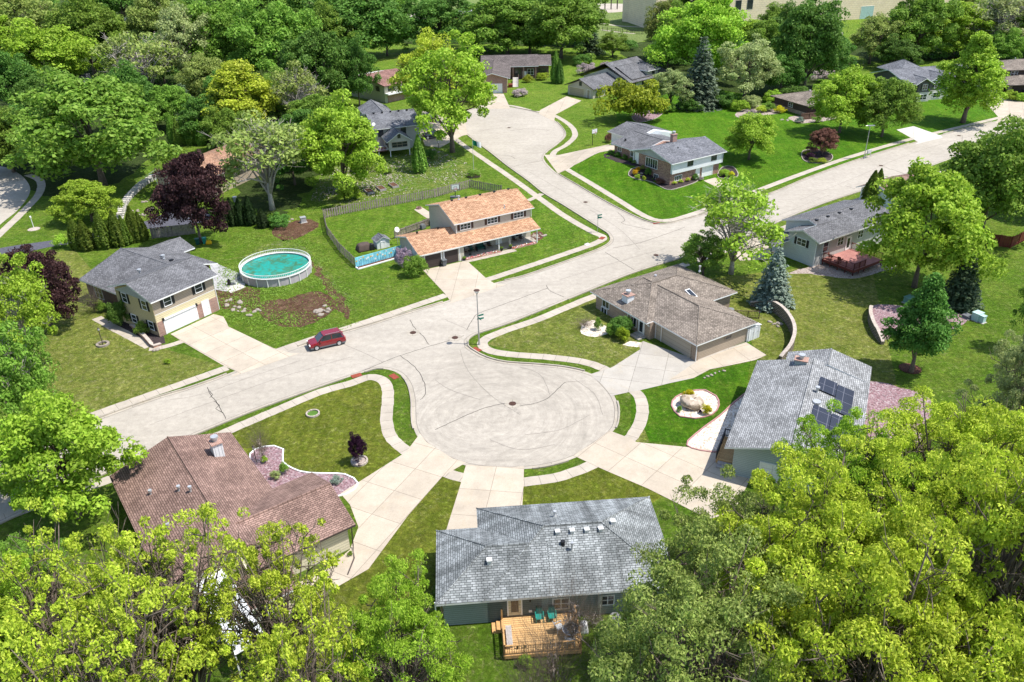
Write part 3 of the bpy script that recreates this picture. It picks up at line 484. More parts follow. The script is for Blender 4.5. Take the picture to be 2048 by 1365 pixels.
    def vent(s, x, y, z, mat='black', r=.2): s.part('roof_vent', MB().box(x-r, x+r, y-r, y+r, z-.25, z+.1).box(x-r*1.25, x+r*1.25, y-r*1.25, y+r*1.25, z+.1, z+.2), mat); return s
    def chimney(s, x, y, z0, z1, w=.9, d=.9, mat='brick_red', cap='stone_pale', pot=True):
        c = MB().box(x-w/2, x+w/2, y-d/2, y+d/2, z0, z1); c.m = 1; c.box(x-w/2-.1, x+w/2+.1, y-d/2-.1, y+d/2+.1, z1, z1+.1); o = c.build('chimney', [mat, cap], s.r)
        if pot: MB().cyl(x, y, z1+.1, z1+.4, .22, 14).cyl(x, y, z1+.42, z1+.62, .34, 14).cyl(x, y, z1+.4, z1+.42, .1, 8).build('flue_cap', 'metal_galv', o)
        return s
    def gutter(s, pts, mat='trim_white'): s.part('downspout', MB().tube(pts, .055, 6), mat); return s
    def done(s):
        for m, mb in s.w.items(): mb.build('wall', m, s.r)
        for (m, t), mb in s.rf.items(): mb.build('roof', [m, t], s.r)
        return s
def rail(root, pts, h=.95, mat='cedar', sp=.13, name='railing', post=.09, zz=0):
    for i in range(len(pts)-1):
        a, b = Vector(pts[i]), Vector(pts[i+1]); L = (b-a).length; d = (b-a)/L; q = Vector((-d.y, d.x, 0)); m = MB()
        def bar(p, e, z0, z1, wd):
            m.add([p-q*wd+Vector((0, 0, z0)), e-q*wd+Vector((0, 0, z0)), e+q*wd+Vector((0, 0, z0)), p+q*wd+Vector((0, 0, z0)), p-q*wd+Vector((0, 0, z1)), e-q*wd+Vector((0, 0, z1)), e+q*wd+Vector((0, 0, z1)), p+q*wd+Vector((0, 0, z1))], [(3, 2, 1, 0), (4, 5, 6, 7), (0, 1, 5, 4), (1, 2, 6, 5), (2, 3, 7, 6), (3, 0, 4, 7)])
        bar(a, b, h-.05, h, .06); bar(a, b, .1, .16, .025)
        for k in range(int(L/1.7)+2):
            t = min(1, k/max(1, int(L/1.7)+1)); p = a+(b-a)*t; m.box(p.x-post/2, p.x+post/2, p.y-post/2, p.y+post/2, p.z-zz, p.z+h+.03)
        k = sp
        while k < L: p = a+d*k; bar(p-d*.02, p+d*.02, .16, h-.05, .02); k += sp
        m.build(name, mat, root)
# --- beige split level house, lower left
h = House('split_level_house', 'beige split level house with grey shingle roof and wide white garage door', (320, 673.7), 55.1)
h.WG('siding_beige', 0, 9.1, -.05, 7.9, -.3, 5.0, 6.35); h.W('siding_band', .02, 9.08, -.09, 0, 2.0, 3.05); h.W('siding_taupe', .02, 9.08, -.10, 0, 3.05, 5.0)
h.W('brick_red', -.02, .95, -.16, .3, 0, 2.0); h.W('brick_red', 5.75, 6.75, -.16, .3, 0, 2.0); h.W('brick_red', 7.75, 9.15, -.16, .3, 0, 2.0)
h.W('trim_white', -.04, 9.14, -.12, -.1, 3.02, 3.08)
h.G('roof_grey', -.45, 9.65, -.7, 8.7, 5.15, 6.7); h.W('brick_dark', 1.5, 14.3, 8, 18.2, -.3, 3.2).G('roof_grey', .9, 14.9, 6.6, 18.7, 3.25, 5.45, 'y').W('siding_taupe', 8, 16.4, 15.3, 20.3, -.3, 3.2).G('roof_grey', 8, 17, 14.7, 21, 3.2, 4.25)
h.garage('S', -.1, 3.35, 4.75, 2.05); h.door('S', -.1, 7.25); tr = MB()
for u0, u1, n in ((1.0, 5.7, 0),):
    for k in range(9): a = u0+(u1-u0)*k/9; inpanel(tr, 'S', -.1, a, u0+(u1-u0)*(k+1)/9, .1, .16, 2.0, 2.22)
h.part('garage_trim', tr, 'trim_white')
h.win('S', -.1, 2.1, 3.65, 1.0, 1.05, 1, 'shutter_black').win('S', -.1, 6.8, 3.65, 1.0, 1.05, 1, 'shutter_black').win('W', 0, 6.0, 3.4, 1.0, 1.25, 1, 'shutter_black').win('W', 0, 1.75, 3.4, 1.0, 1.25, 1, 'shutter_black').win('W', 0, 1.3, .7, 1.0, 1.1, 1, 'shutter_black').win('W', 0, 5, .7, 1.0, 1.1, 1, 'shutter_black')
h.win('W', 1.5, 15.3, 1.0, 1.7, 1.6, 2).win('S', 15.3, 14.3, .9, 2.2, 1.5, 3).door('W', 1.5, 9, 0)
for u in (.9, 5.9): inp = MB(); inpanel(inp, 'S', -.1, u-.1, u+.1, 0, .22, 1.95, 2.3); h.part('wall_lamp', inp, 'black')
h.pipe(4.6, 9.2, 4.4, 1.0, .16).pipe(9.4, 10.8, 4.9, .5, .15).pipe(9.1, 10.2, 4.9, .25).vent(10, 12, 4.9, 'metal_galv').vent(9.5, 9.2, 5.0, 'black').gutter([(9.15, -.3, 5.0), (9.15, -.14, 4.7), (9.15, -.14, .1)]).gutter([(-.05, -.3, 5.0), (-.06, -.12, 4.7), (-.06, -.12, .1)], 'siding_beige')
h.part('gable_panel', MB().add([(-.03, 0, 4.75), (-.03, 7.9, 4.75), (-.03, 3.9, 6.3)], [(0, 1, 2)][::-1]).add([(-.03, 0, 4.75), (-.03, 7.9, 4.75), (-.03, 3.9, 6.3)], [(2, 1, 0)]), 'siding_white'); h.done(); HL = h
# --- tan house with orange roof
h = House('two_storey_house', 'tan two storey house with orange brown shingles, twin brown garage doors and long front porch', (846, 540), 28.8)
h.WG('siding_tan', 0, 6.9, .05, 8.6, -.3, 2.45, 3.75).WG('siding_tan', 6.9, 20.2, 2.6, 12.4, -.3, 5.0, 6.4).W('siding_white', -.03, 0, .6, 3.6, 0, 2.5)
h.W('siding_tan', 5.9, 6.9, .0, 2.6, -.3, 2.6)
h.G('roof_orange', -.6, 6.9, -.35, 9.0, 2.5, 3.95).G('roof_orange', 6.55, 20.7, 2.2, 12.9, 5.1, 6.75)
h.shed('roof_orange', [(6.85, -.35, 2.49), (20.3, -.35, 2.49), (20.3, 2.62, 3.42), (6.85, 2.62, 3.42)])
h.garage('S', .05, 1.75, 2.6, 2.1, mat='garage_brown').garage('S', .05, 4.85, 2.5, 2.1, mat='garage_brown')
for u in (8.6, 13.3, 18.0): h.win('S', 2.6, u, 3.85, 1.7, .85, 3, 'shutter_brown')
for u in (8.3, 11.6): h.win('S', 2.6, u, .8, 1.6, 1.3, 2)
h.door('S', 2.6, 14.3, .1).win('S', 2.6, 17.6, .7, 2, 1.5, 3).win('W', 6.9, 8, 1, 1, 1.1)
h.part('porch_slab', MB().box(6.92, 20.1, .35, 2.6, 0, .14), 'concrete_grey')
for x in (13.0, 19.9): h.part('porch_post', MB().box(x-.07, x+.07, .05, .19, 0, 2.55), 'trim_white')
for x in (9, 11.5, 14, 16.6, 19.2): h.vent(x, 7.9, 6.75, 'black', .14)
h.pipe(10.4, 8.3, 6.7, .35).pipe(16, 3.5, 5.6, .25, .06).vent(1.5, 4.9, 3.95, 'black', .12).vent(5, 4.9, 3.95, 'black', .12).gutter([(7.0, 2.3, 5.0), (6.98, 2.5, 4.8), (6.98, 2.5, 3.5)]).gutter([(20.25, 2.3, 5.0), (20.28, 2.5, 4.8), (20.28, 2.5, 3.6)]); h.done(); HT = h
# --- brick ranch with tan hip roofs
h = House('brick_ranch_house', 'tan brick ranch house with weathered tan hip roofs, skylight and taupe garage', (1389.7, 722.7), 31.8)
h.W('siding_taupe', 0, 9.3, 0, 8, -.3, 2.35).W('brick_tan', -.9, 13.4, 7.6, 17.8, -.3, 2.35).W('brick_tan', -.06, .4, -.06, .5, 0, 2.3).W('brick_tan', -.92, .1, 7.0, 7.6, 0, 2.3)
h.Hp('roof_tan', -.35, 9.7, -.4, 15.0, 2.4, 4.0, 'y', e=(1, 0)).Hp('roof_tan', -1.5, 14.1, 7.1, 18.4, 2.41, 4.2)
h.garage('W', 0, 3.25, 4.9, 2.05, mat='garage_tan', fr='siding_taupe').door('W', 0, 6.4, mat='garage_tan').win('S', 0, 5.2, 1.45, 1.0, .35, 1, fr='siding_taupe', hm=False)
h.win('W', -.9, 15.7, .95, 1.3, 1.2, 2, hm=False).win('W', -.9, 16.0, -.05, 1.1, .75, 2, hm=False).win('W', -.9, 10.4, .6, 1.6, 1.5, 3, hm=False).door('W', -.9, 8.6, .1, glass=True)
h.part('house_plaque', MB().box(-.95, -.92, 7.15, 7.5, 1.75, 1.9), 'trim_white'); h.part('entry_step', MB().box(-2.2, -.9, 7.6, 9.3, 0, .14).box(-1.7, -.9, 7.8, 9.2, .14, .28), 'concrete_grey')
h.chimney(.15, 12.6, 2.3, 3.7, 1.1, 1.1, 'metal_white', 'brick_red').pipe(13, 13.1, 3.6, .5)
h.pipe(7.2, 15.4, 3.3, .12, .1); sk = MB().box(7.0, 7.8, 9.5, 11.6, 3.05, 3.45); o = h.part('skylight', MB().slab([(7.3, 8.3, 2.95), (8.1, 8.3, 2.95), (8.1, 9.9, 3.46), (7.3, 9.9, 3.46)], .1, 0, 0), 'trim_white'); MB().slab([(7.4, 8.45, 3.03), (8.0, 8.45, 3.03), (8.0, 9.75, 3.45), (7.4, 9.75, 3.45)], .03, 0, 0).build('skylight_glass', 'glass', o)
h.gutter([(.05, -.2, 2.3), (-.02, -.12, 2.1), (-.02, -.12, .05)]); h.done(); HP = h
# --- grey roofed house with solar panels
h = House('solar_house', 'pale green house with light grey shingles and two groups of solar panels on the roof', (1461.7, 948.8), -25.4)
h.WG('siding_sea', 0, 10.0, 0, 16.0, -.3, 3.3, 4.65, 'y').WG('siding_sea', 2.6, 10.0, 15.5, 18.9, -.3, 3.3, 4.4, 'y')
h.G('roof_grey_light', -.8, 10.65, -.75, 16.5, 3.4, 4.9, 'y').G('roof_grey_light', 2.0, 10.64, 16.0, 19.7, 3.41, 4.75, 'y')
sl_ = (4.9-3.4)/5.72
def rz(x): return 3.4+(10.65-x)*sl_
def panel(x0, x1, y0, y1): MB().slab([(x0, y0, rz(x0)+.16), (x1, y0, rz(x1)+.16), (x1, y1, rz(x1)+.16), (x0, y1, rz(x0)+.16)], .06, 0, 1).build('solar_panel', ['solar', 'black'], h.r)
for x0, x1, y0, y1 in ((5.9, 7.6, 10.6, 13.2), (7.65, 9.3, 8.0, 13.0), (5.9, 7.6, 3.6, 7.6), (7.65, 9.3, 3.0, 7.4)): panel(x0, x1, y0, y1)
h.chimney(3.7, 15.6, 3.4, 5.0, 1.2, .9, 'siding_sea', 'brick_red').pipe(5.9, 10.2, 4.6, .5, .12).pipe(6.1, 8.2, 4.55, .1, .22).vent(7.3, 8.2, 4.25, 'black', .12).vent(7.9, 8.7, 4.1, 'black', .12)
h.garage('S', 0, 5, 4.9).part('front_deck', MB().box(-1.7, 0, 1.2, 5.2, .0, .5), 'deck_cedar'); rail(h.r, [(-1.7, 1.2, .5), (-1.7, 5.2, .5)], .9, 'black', .2); rail(h.r, [(-1.7, 5.2, .5), (-.1, 5.2, .5)], .9, 'black', .2); h.win('W', 0, 8, 1, 1.6, 1.3).win('W', 0, 12.5, 1, 1.6, 1.3).door('W', 0, 3.5, .5); h.done(); HO = h
h.part('steps', MB().box(-1.5, -.2, .4, 1.2, 0, .2).box(-1.5, -.2, .8, 1.2, .2, .35), 'wood_grey')
# --- green grey hip roofed house at the bottom
h = House('hip_roof_house', 'dark green sided house with streaked blue grey hip roof and cedar deck behind', (1344.6, 1223.6), 3.7)
h.W('siding_green', -14.1, 0, .3, 9.8, -.3, 2.65).W('siding_green', -17.4, -10, .3, 7.4, -.3, 2.65)
h.Hp('roof_green_grey', -14.5, .42, -.1, 10.3, 2.7, 4.9).Hp('roof_green_grey', -17.9, -9.2, -.1, 7.9, 2.68, 4.33, 'x', e=(1, 0))
h.door('S', .3, -12.05, .6, .95, 2.0, 'siding_cream', glass=True).win('S', .3, -8.55, .95, 1.15, 1.0, 2).win('S', .3, -5.0, 1.0, .9, .9, 2).garage('N', 9.8, -11, 4.8).win('W', -17.4, 4, 1, 1.4, 1.2)
for x in (-8.3, -7.15, -6.0, -4.9): h.vent(x, 4.45, 4.7, 'trim_white', .15)
h.vent(-13.75, 2.6, 4.0, 'trim_white', .16).pipe(-7.35, 3.1, 4.1, .55, .07).pipe(-8, 3.6, 4.3, .1, .1, 'black').pipe(-8.2, 7, 4.25, .25, .07).vent(-3.8, 5.2, 4.7, 'trim_white', .15)
h.part('electric_meter', MB().box(-5.75, -5.45, .08, .3, .9, 2.2).cyl(-5.6, .06, .1, 1.2, .04, 8), 'metal_galv'); h.part('wall_lamp', MB().box(-10.95, -10.85, .12, .3, 2.0, 2.25), 'black'); h.part('wall_outlet', MB().box(-11, -10.75, .24, .3, .8, 1.0), 'trim_white')
h.gutter([(-17.95, .2, 2.6), (-17.95, .2, .1)]); h.done(); HG = h
# --- brown roofed house, bottom left
h = House('brown_roof_house', 'cream house with reddish brown cross gabled roof at the end of the long driveway', (714, 1098), -54.5)
h.WG('siding_cream', -19.0, -1.6, -14.2, -4.1, -.3, 2.65, 4.4).WG('siding_cream', -8.1, -.35, -9, -.45, -.3, 2.65, 4.05, 'y')
h.G('roof_brown', -19.6, -1.2, -14.85, -3.6, 2.7, 4.62, trim='roof_brown').G('roof_brown', -8.7, .15, -8.6, .15, 2.71, 4.25, 'y', trim='trim_dark')
h.chimney(-15.6, -6.0, 3.3, 4.9, 1.1, .9, 'metal_white', 'brick_red').pipe(-11.5, -10.6, 4.1, .4).pipe(-10.4, -9.9, 4.3, .5).pipe(-13.5, -12.6, 3.4, .35).pipe(-8.2, -12.6, 3.4, .3)
h.garage('N', -.45, -4.2, 4.9).win('S', -14.2, -15, .9, 1.5, 1.2).win('S', -14.2, -10, .9, 1.5, 1.2).win('E', -1.6, -8, .9, 1.5, 1.2).part('downspout', MB().tube([(-.2, -.1, 2.6), (-.25, -.2, .3), (.9, -.7, .05), (2.3, -2, .03)], .06, 6), 'trim_dark'); h.done(); HR = h
pc = House('patio_cover', 'white corrugated patio cover under the bright trees at bottom left', (437, 1228), -54.5, 'patio cover'); m = MB()
for k in range(22): m.slab([(-4+k*.5, -.8, 2.5), (-3.76+k*.5, -.8, 2.5), (-3.76+k*.5, 1.6, 2.75), (-4+k*.5, 1.6, 2.75)], .05, 0, 0)
m.slab([(-4, -.8, 2.47), (7, -.8, 2.47), (7, 1.6, 2.72), (-4, 1.6, 2.72)], .03, 0, 0); pc.part('roof', m, 'metal_white')
for x in (-3.9, 1.5, 6.9): pc.part('post', MB().box(x-.05, x+.05, -.7, -.6, 0, 2.5), 'trim_white')
sh = House('garden_shed', 'small shed with reddish brown roof behind the brown roofed house', (520, 1215), 35.5, 'shed'); sh.WG('siding_cream', -2.5, 2.5, -1.5, 1.5, -.2, 2.0, 2.7).G('roof_brown', -2.9, 2.9, -1.9, 1.9, 2.0, 2.85, trim='trim_white').door('S', -1.5, 0).done()
# --- white and brick split level house
h = House('brick_front_house', 'white and brick split level house on the lush corner lawn', (1335, 372), 32.3); B2 = 1.6
h.WG('brick_multi', .5, 13.3, 0, 10.3, -.3, 4.3, 5.9).W('siding_white', .52, 13.6, -.5, 0, 2.2, 4.3).W('siding_white', 13.3, 13.7, -.5, 10, 2.2, 4.3)
h.WG('brick_multi', 1.4, 12.8, 9, 17.6, .2, 4.1, 5.35, 'y').W('siding_white', 1.4, 12.8, 17.0, 17.65, 4.0, 4.1).WG('siding_white', 6.9, 16.4, 16.8, 25.3, .2, 4.1, 5.3, 'y')
h.G('roof_blue', -.2, 14.2, -.95, 11.2, 4.4, 6.05).G('roof_grey', .8, 13.4, 9.5, 18.2, 4.15, 5.55, 'y').G('roof_grey', 6.3, 17.0, 17.5, 26, 4.15, 5.45, 'y')
h.part('gable_panel', MB().prism([(0, 0), (1, 0)], 0, 0) if 0 else MB().add([(.46, -.5, 4.2), (.46, 10.8, 4.2), (.46, 5.1, 5.95)], [(0, 1, 2), (2, 1, 0)]), 'siding_white')
h.win('W', .5, 5.3, 2.2, 3.2, 1.7, 5, hm=False).win('W', .5, 3.8, .35, 1.1, .8, 2, hm=False).win('W', 1.4, 15.9, 2.9, 1.0, .9, 2, hm=False).win('W', 1.4, 11.6, 2.7, 1.9, 1.2, 4, hm=False).win('W', 1.4, 9.9, 2.9, .8, .9, 2, hm=False)
h.win('S', -.5, 5.0, 3.1, 1.3, .9, 2, fr='trim_dark', hm=False).win('S', -.5, 11.2, 3.1, 1.3, .9, 2, fr='trim_dark', hm=False).win('S', 0, 2.6, .6, 1.7, .9, 4, hm=False).door('S', 0, 7.6).garage('S', 0, 10.2, 2.7, 2.1)
h.door('W', .5, 9.6, 2.0).part('porch_post', MB().box(.3, .45, 10.35, 10.5, 1.9, 4.3), 'trim_white').name
h.garage('W', 6.9, 21, 4.8, 2.1, 1.9); h.part('garage_side_panel', MB().box(10, 11, 16.75, 16.8, 2, 4), 'siding_white')
h.chimney(8.6, 8.2, 4.5, 6.7, 1.1, .8, 'brick_red', 'brick_red').vent(5.3, 3.4, 5.5, 'black', .12).vent(3, 16.2, 4.9, 'black', .12).gutter([(.48, -.75, 4.3), (.45, -.55, 4.1), (.45, -.55, 2.2)]); h.done(); HB = h
# --- light blue house with red deck
h = House('pale_blue_house', 'pale blue house with grey roof and red timber deck', (1627.5, 533.6), 32.8)
h.WG('siding_blue', -.3, 17, .0, 4.9, -.3, 4.0, 5.1).WG('siding_blue', 2.9, 17, 0, 8.1, -.3, 4.0, 5.35).W('siding_blue', -.28, 3, 4, 7.6, -.3, 2.5).W('siding_grey', 0, 17, -.04, 0, 0, 3.95)
h.G('roof_grey', 2.5, 17.6, -.9, 8.7, 4.15, 5.55).G('roof_grey', -.85, 8, -.9, 5.3, 4.14, 5.15)
h.shed('roof_grey', [(-3.9, 4.6, 2.7), (-3.9, 7.4, 2.5), (3, 8.0, 2.5), (3, 4.6, 2.8)])
h.part('porch_post', MB().box(-3.75, -3.62, 6.9, 7.03, 0, 2.5), 'trim_white').name
h.win('W', -.3, 2.5, 2.6, 1.5, 1.0, 2, 'shutter_black').win('W', -.28, 6.3, 1.0, .9, 1.0, 1).win('S', -.04, 1.9, 1.9, 1.1, 1.5, 1).win('S', -.04, 5.3, 2.1, 1.3, 1.2, 2).door('S', -.04, 7.3, .9, glass=True).win('S', -.04, 10.0, 2.2, 1.2, 1.1, 2)
for x in (3.5, 6.1, 8.8, 11.6): h.vent(x, 3.3, 5.35, 'black', .17)
h.pipe(7.4, 3.6, 5.4, .6, .12).pipe(5.6, 6.5, 4.8, .3).pipe(9.3, 2.0, 4.8, .4).pipe(1.0, 1.9, 4.9, .1, .1, 'black').gutter([(-.34, -.6, 4.0), (-.36, -.1, 3.7), (-.36, -.1, .1)]).gutter([(2.85, .0, 2), (2.85, 0, 2)]) if 0 else h.gutter([(-.34, -.6, 4.0), (-.36, -.1, 3.7), (-.36, -.1, .1)]); h.done(); HQ = h
# --- far houses
h = House('grey_two_storey_house', 'grey two storey house with gabled sunroom on posts facing the raised beds', (752, 312), 19.5)
h.WG('siding_grey', .9, 11.0, 3.2, 17, -.3, 4.9, 6.6).G('roof_blue', .5, 11.5, 2.6, 17.8, 5.0, 6.85).WG('siding_grey', 1.8, 8, 13, 26.3, -.3, 4.6, 6.2, 'y').G('roof_blue', 1.4, 8.4, 13, 26.8, 4.7, 6.4, 'y')
h.win('S', 3.2, 2.1, 3.2, 1.05, 1.6, 1, fr='trim_dark').win('S', 3.2, 7.2, 3.2, 1.05, 1.6, 1, fr='trim_dark')
h.WG('siding_lap', 2.6, 7.2, -2.4, 3.3, 1.3, 3.4, 5.0, 'y').G('roof_blue', 2.1, 7.7, -2.9, 3.3, 3.3, 5.15, 'y').win('S', -2.4, 4.9, 2.0, 3.3, 1.05, 3, fr='siding_taupe').win('S', -2.4, 4.9, 3.9, .5, .7, 1, fr='trim_dark', hm=False).win('W', 2.6, -.3, 1.9, 2.6, 1.3, 3, fr='trim_dark')
for x in (2.8, 7.0): h.part('porch_post', MB().box(x-.08, x+.08, -2.35, -2.2, -.1, 1.3), 'trim_white')
h.part('side_deck', MB().box(-1.9, 2.5, -.4, 2.8, .9, 1.05), 'deck_red'); rail(h.r, [(-1.9, 2.8, 1.05), (-1.9, -.4, 1.05), (2.5, -.4, 1.05)], .95, 'trim_white', .9)
for i in range(5): h.vent(2.2+i*1.9, 9.7, 6.85, 'black', .16)
h.part('deck_post', MB().box(-1.85, -1.7, -.35, -.2, 0, .9).box(.6, .75, -.35, -.2, 0, .9), 'trim_white'); h.done()
dish = MB().cyl(.9, 4.0, 5.2, 5.8, .04, 6); dish.tube([(.9, 3.9, 5.8), (.85, 3.75, 5.9)], [.06, .4], 14); h.part('satellite_dish', dish, 'trim_white')
h = House('putty_house', 'putty coloured two storey house with reddish roof at the back of the upper cul-de-sac', (756, 205), 45.8, z=0)
h.WG('siding_putty', .6, 12, -2.6, 16.5, -.3, 4.5, 6.2).G('roof_red', .2, 13, -3.4, 17.2, 4.6, 6.4, trim='trim_dark').W('brick_red', 1.5, 12, -2.75, -2.6, 0, 2.2); h.win('W', .6, .3, 2.9, 1.5, 1.2, 2, fr='trim_dark').win('W', .6, 13.5, 2.9, 1.4, 1.2, 2, fr='trim_dark').win('S', -2.6, 3, 3.0, 2.2, 1.3, 2, fr='trim_dark').win('S', -2.6, 8.5, 3.0, 2.2, 1.3, 2, fr='trim_dark')
h.part('balcony', MB().box(.6, 12, -4.2, -2.6, 2.3, 2.6), 'trim_white'); h.part('painted_sunlit_slope', MB().slab([(1, 7, 6.45), (1, 16.8, 4.78), (9, 16.8, 4.78), (9, 7, 6.45)], .05, 0, 0), 'vinyl'); h.done()  # pale sheet on the back slope: sunlit brightness put into its colour
h = House('brick_bungalow', 'long dark brick bungalow with grey brown roof at the head of the upper cul-de-sac', (1014, 186.7), -1)
h.WG('brick_dark', -7.5, 8.8, 20.5, 32, -.3, 3.6, 5.6).G('roof_dark', -8.2, 9.4, 19.0, 33.5, 3.9, 6.1).WG('brick_dark', 8.0, 12.6, 21.5, 31, -.3, 3.6, 5.4).G('roof_dark', 8.8, 13.4, 20.5, 32.2, 3.85, 5.95, trim='trim_white')
h.WG('brick_red', -8.5, 0, .3, 21, -.3, 4.0, 5.3, 'y').G('roof_dark', -9.2, 1.0, -.5, 22, 4.1, 5.6, 'y').garage('S', .3, -4.4, 6.0, 2.5)
for x in (1.7, 4.9, 8.6): h.part('porch_post', MB().box(x-.18, x+.18, 19.3, 19.6, 0, 3.9), 'brick_red')
h.win('S', 20.5, 3.2, 1.2, 1.6, 1.8, 2, fr='trim_dark').win('S', 20.5, 7, 1.2, 1.8, 1.6, 2).win('S', 21.5, 10.7, 1.5, 2.4, 1.2, 2, fr='trim_dark').door('S', 20.5, 5.2)
st = MB()
for k in range(9): st.box(1.6, 3.2, 8+k*1.0, 9+k*1.0, 0, .12+k*.12)
h.part('front_steps', st, 'concrete_white'); rail(h.r, [(3.3, 8, .1), (3.3, 17, 1.1)], .9, 'rail_dark', .5); h.part('planter_wall', MB().box(.3, 1.6, 7.5, 9.8, 0, .8), 'fence_red'); h.done()
h = House('gabled_tan_house', 'tan house with grey multi gabled roof, dormer and tan double garage door', (1185, 199), 43)
h.WG('siding_tan', .5, 6, .3, 9.6, -.3, 2.5, 4.4).G('roof_grey', -.1, 15.5, -.4, 10.4, 2.6, 4.8, trim='trim_dark').garage('W', .5, 6.2, 5.2, 2.1, mat='garage_beige', fr='siding_cream').door('W', .5, 1.9, mat='garage_tan').win('W', .5, 4.9, 2.95, .8, 1.0, 1, fr='trim_dark', hm=False).win('S', .3, 3.2, .8, 1, 1.2, 1, fr='trim_dark')
h.WG('siding_tan', 12, 25, -3, 14, -.3, 2.8, 5.8).G('roof_grey', 11.5, 26, -3.8, 15.5, 3.0, 7.2, trim='trim_dark').WG('siding_tan', 13.6, 20, -2.2, 8.2, 3, 3.6, 6.1).G('roof_grey', 13.0, 22, -3.0, 9.0, 3.6, 6.4, trim='trim_dark').win('W', 13.6, 3.0, 4.5, .9, 1.1, 1, fr='trim_dark', hm=False)
h.W('siding_tan', 20.2, 25, -2.6, 3, 2.8, 5.0).Hp('roof_grey', 19.7, 25.6, -3.2, 5, 5.0, 6.4, 'y', trim='trim_white').win('S', -2.6, 23, 3.8, 1, 1, 1, fr='trim_dark').W('siding_dark', 25, 33, 0, 12, 0, 2.6).Hp('roof_dark', 24.6, 34, -.6, 12.6, 2.7, 5.2)
for x in (14, 18.2, 22): h.win('S', -3, x, 1.0, 1.2, 1.5, 1, fr='trim_dark')
h.done()
h = House('low_brown_house', 'low dark brown house with hip roof beside a brown fence', (1601.5, 235.3), 22)
h.W('siding_brown', 1.6, 13, .0, 12.2, .9, 2.6).W('brick_tan', 1.55, 13.05, -.05, 12.25, -.3, .9).Hp('roof_tan', .9, 15.4, -1.3, 13.2, 2.7, 4.5, 'y', trim='trim_dark').vent(8, 7, 4.3, 'trim_white', .12); h.win('W', 1.6, 6, 1.2, 1.5, 1.0, 2).win('S', 0, 5, 1.1, 1.6, 1.1, 2, fr='trim_dark'); h.done()
h = House('grey_gabled_house', 'dark grey split level house with white trimmed front gables behind the pyramid shaped tree', (1854.5, 203.4), 14)
h.WG('siding_dark', -6.3, 22, 2.0, 14.5, -.3, 4.9, 6.8).G('roof_blue', -7, 23, 1.0, 15.6, 5.0, 7.0).WG('siding_dark', -3.4, .4, .3, 6, -.3, 4.4, 5.7, 'y').G('roof_blue', -4.7, .9, -.4, 8, 4.5, 6.0, 'y').WG('siding_dark', .5, 7.2, 1.3, 6, -.3, 4.6, 6.2, 'y').G('roof_blue', -.2, 7.9, .6, 9, 4.7, 6.5, 'y')
h.W('siding_lap', -3.45, .42, .25, .3, 0, 2.4).W('siding_lap', .45, 7.25, 1.25, 1.3, 0, 2.4).win('S', .3, -1.4, 3.0, 1.4, 1.3, 2, 'shutter_black').win('S', .25, -1.5, .5, 2.2, 1.3, 2, fr='trim_white').win('S', 1.25, 3.5, .5, 2.2, 1.3, 2).win('S', 1.3, 3, 3, 1.4, 1.3, 2, 'shutter_black').win('W', -6.3, 4.5, 3, 1, .8)
h.WG('siding_grey', 15, 21, -.3, 6, -.3, 2.8, 4.4, 'y').G('roof_blue', 14.4, 22.8, -1, 7, 2.9, 4.8, 'y').garage('S', -.3, 18, 4.8).Hp('roof_blue', 0, 9, 12, 22, 5.0, 7.4, 'y'); h.done()
h = House('dark_brown_house', 'dark brown two storey house with tan hip roofs at the right edge', (2019, 179.3), 0)
h.W('siding_brown', -2.4, 10, 0, 10.5, -.3, 5.1).Hp('roof_tan', -3.3, 11, -.9, 11.5, 5.2, 6.9, 'x', trim='trim_dark').W('siding_brown', -4.2, 9, -6, 2, -.3, 2.6).Hp('roof_tan', -5.0, 10, -7.6, 2.5, 2.7, 4.2, 'x', trim='trim_dark').win('S', 0, -.4, 3.6, .7, 1.2, 1).win('S', 0, .6, 3.6, .7, 1.2, 1).pipe(2.7, 5.5, 6.8, .3).W('brick_tan', -4.25, -3.2, -6.1, -6, 0, 2.2).garage('S', -6, 3, 5, mat='garage_tan'); h.done()
h = House('rust_roof_house', 'house with rust coloured roof half hidden behind the dark purple maple', (334, 393), 68)
h.WG('siding_taupe', .6, 22, 1.0, -9, -.3, 3.8, 5.3) if 0 else h.WG('siding_taupe', .6, 22, -9, 2.0, -.3, 3.9, 5.3).G('roof_rust', -.2, 24, -10, 3.0, 4.0, 5.7).win('W', .6, -1.5, 1.5, 1.6, 1.2).garage('S', -9, 6, 5, mat='garage_beige').gutter([(.2, 2.4, 3.9), (.5, 2.2, 3.5), (.5, 2.1, .2)]); h.done()
h = House('white_gabled_house', 'white sided house glimpsed left of the arborvitae beside the right hand street', (1778, 424), 32, z=0)
h.WG('siding_white', 0, 9, 0, 6, -.3, 2.7, 4, 'x').G('roof_brown', -.6, 9.6, -.7, 6.7, 2.8, 4.3); h.win('W', 0, 3, 1, 1, 1.1); h.done()
h = House('white_corner_house', 'white walled house behind the forest at the upper left corner', (98, 196), 30, z=0); h.WG('siding_white', 0, 12, 0, 9, -.3, 2.8, 4.6).G('roof_grey', -.6, 12.6, -.7, 9.7, 2.9, 4.9).win('S', 0, 4, 1).win('S', 0, 8, 1).done()
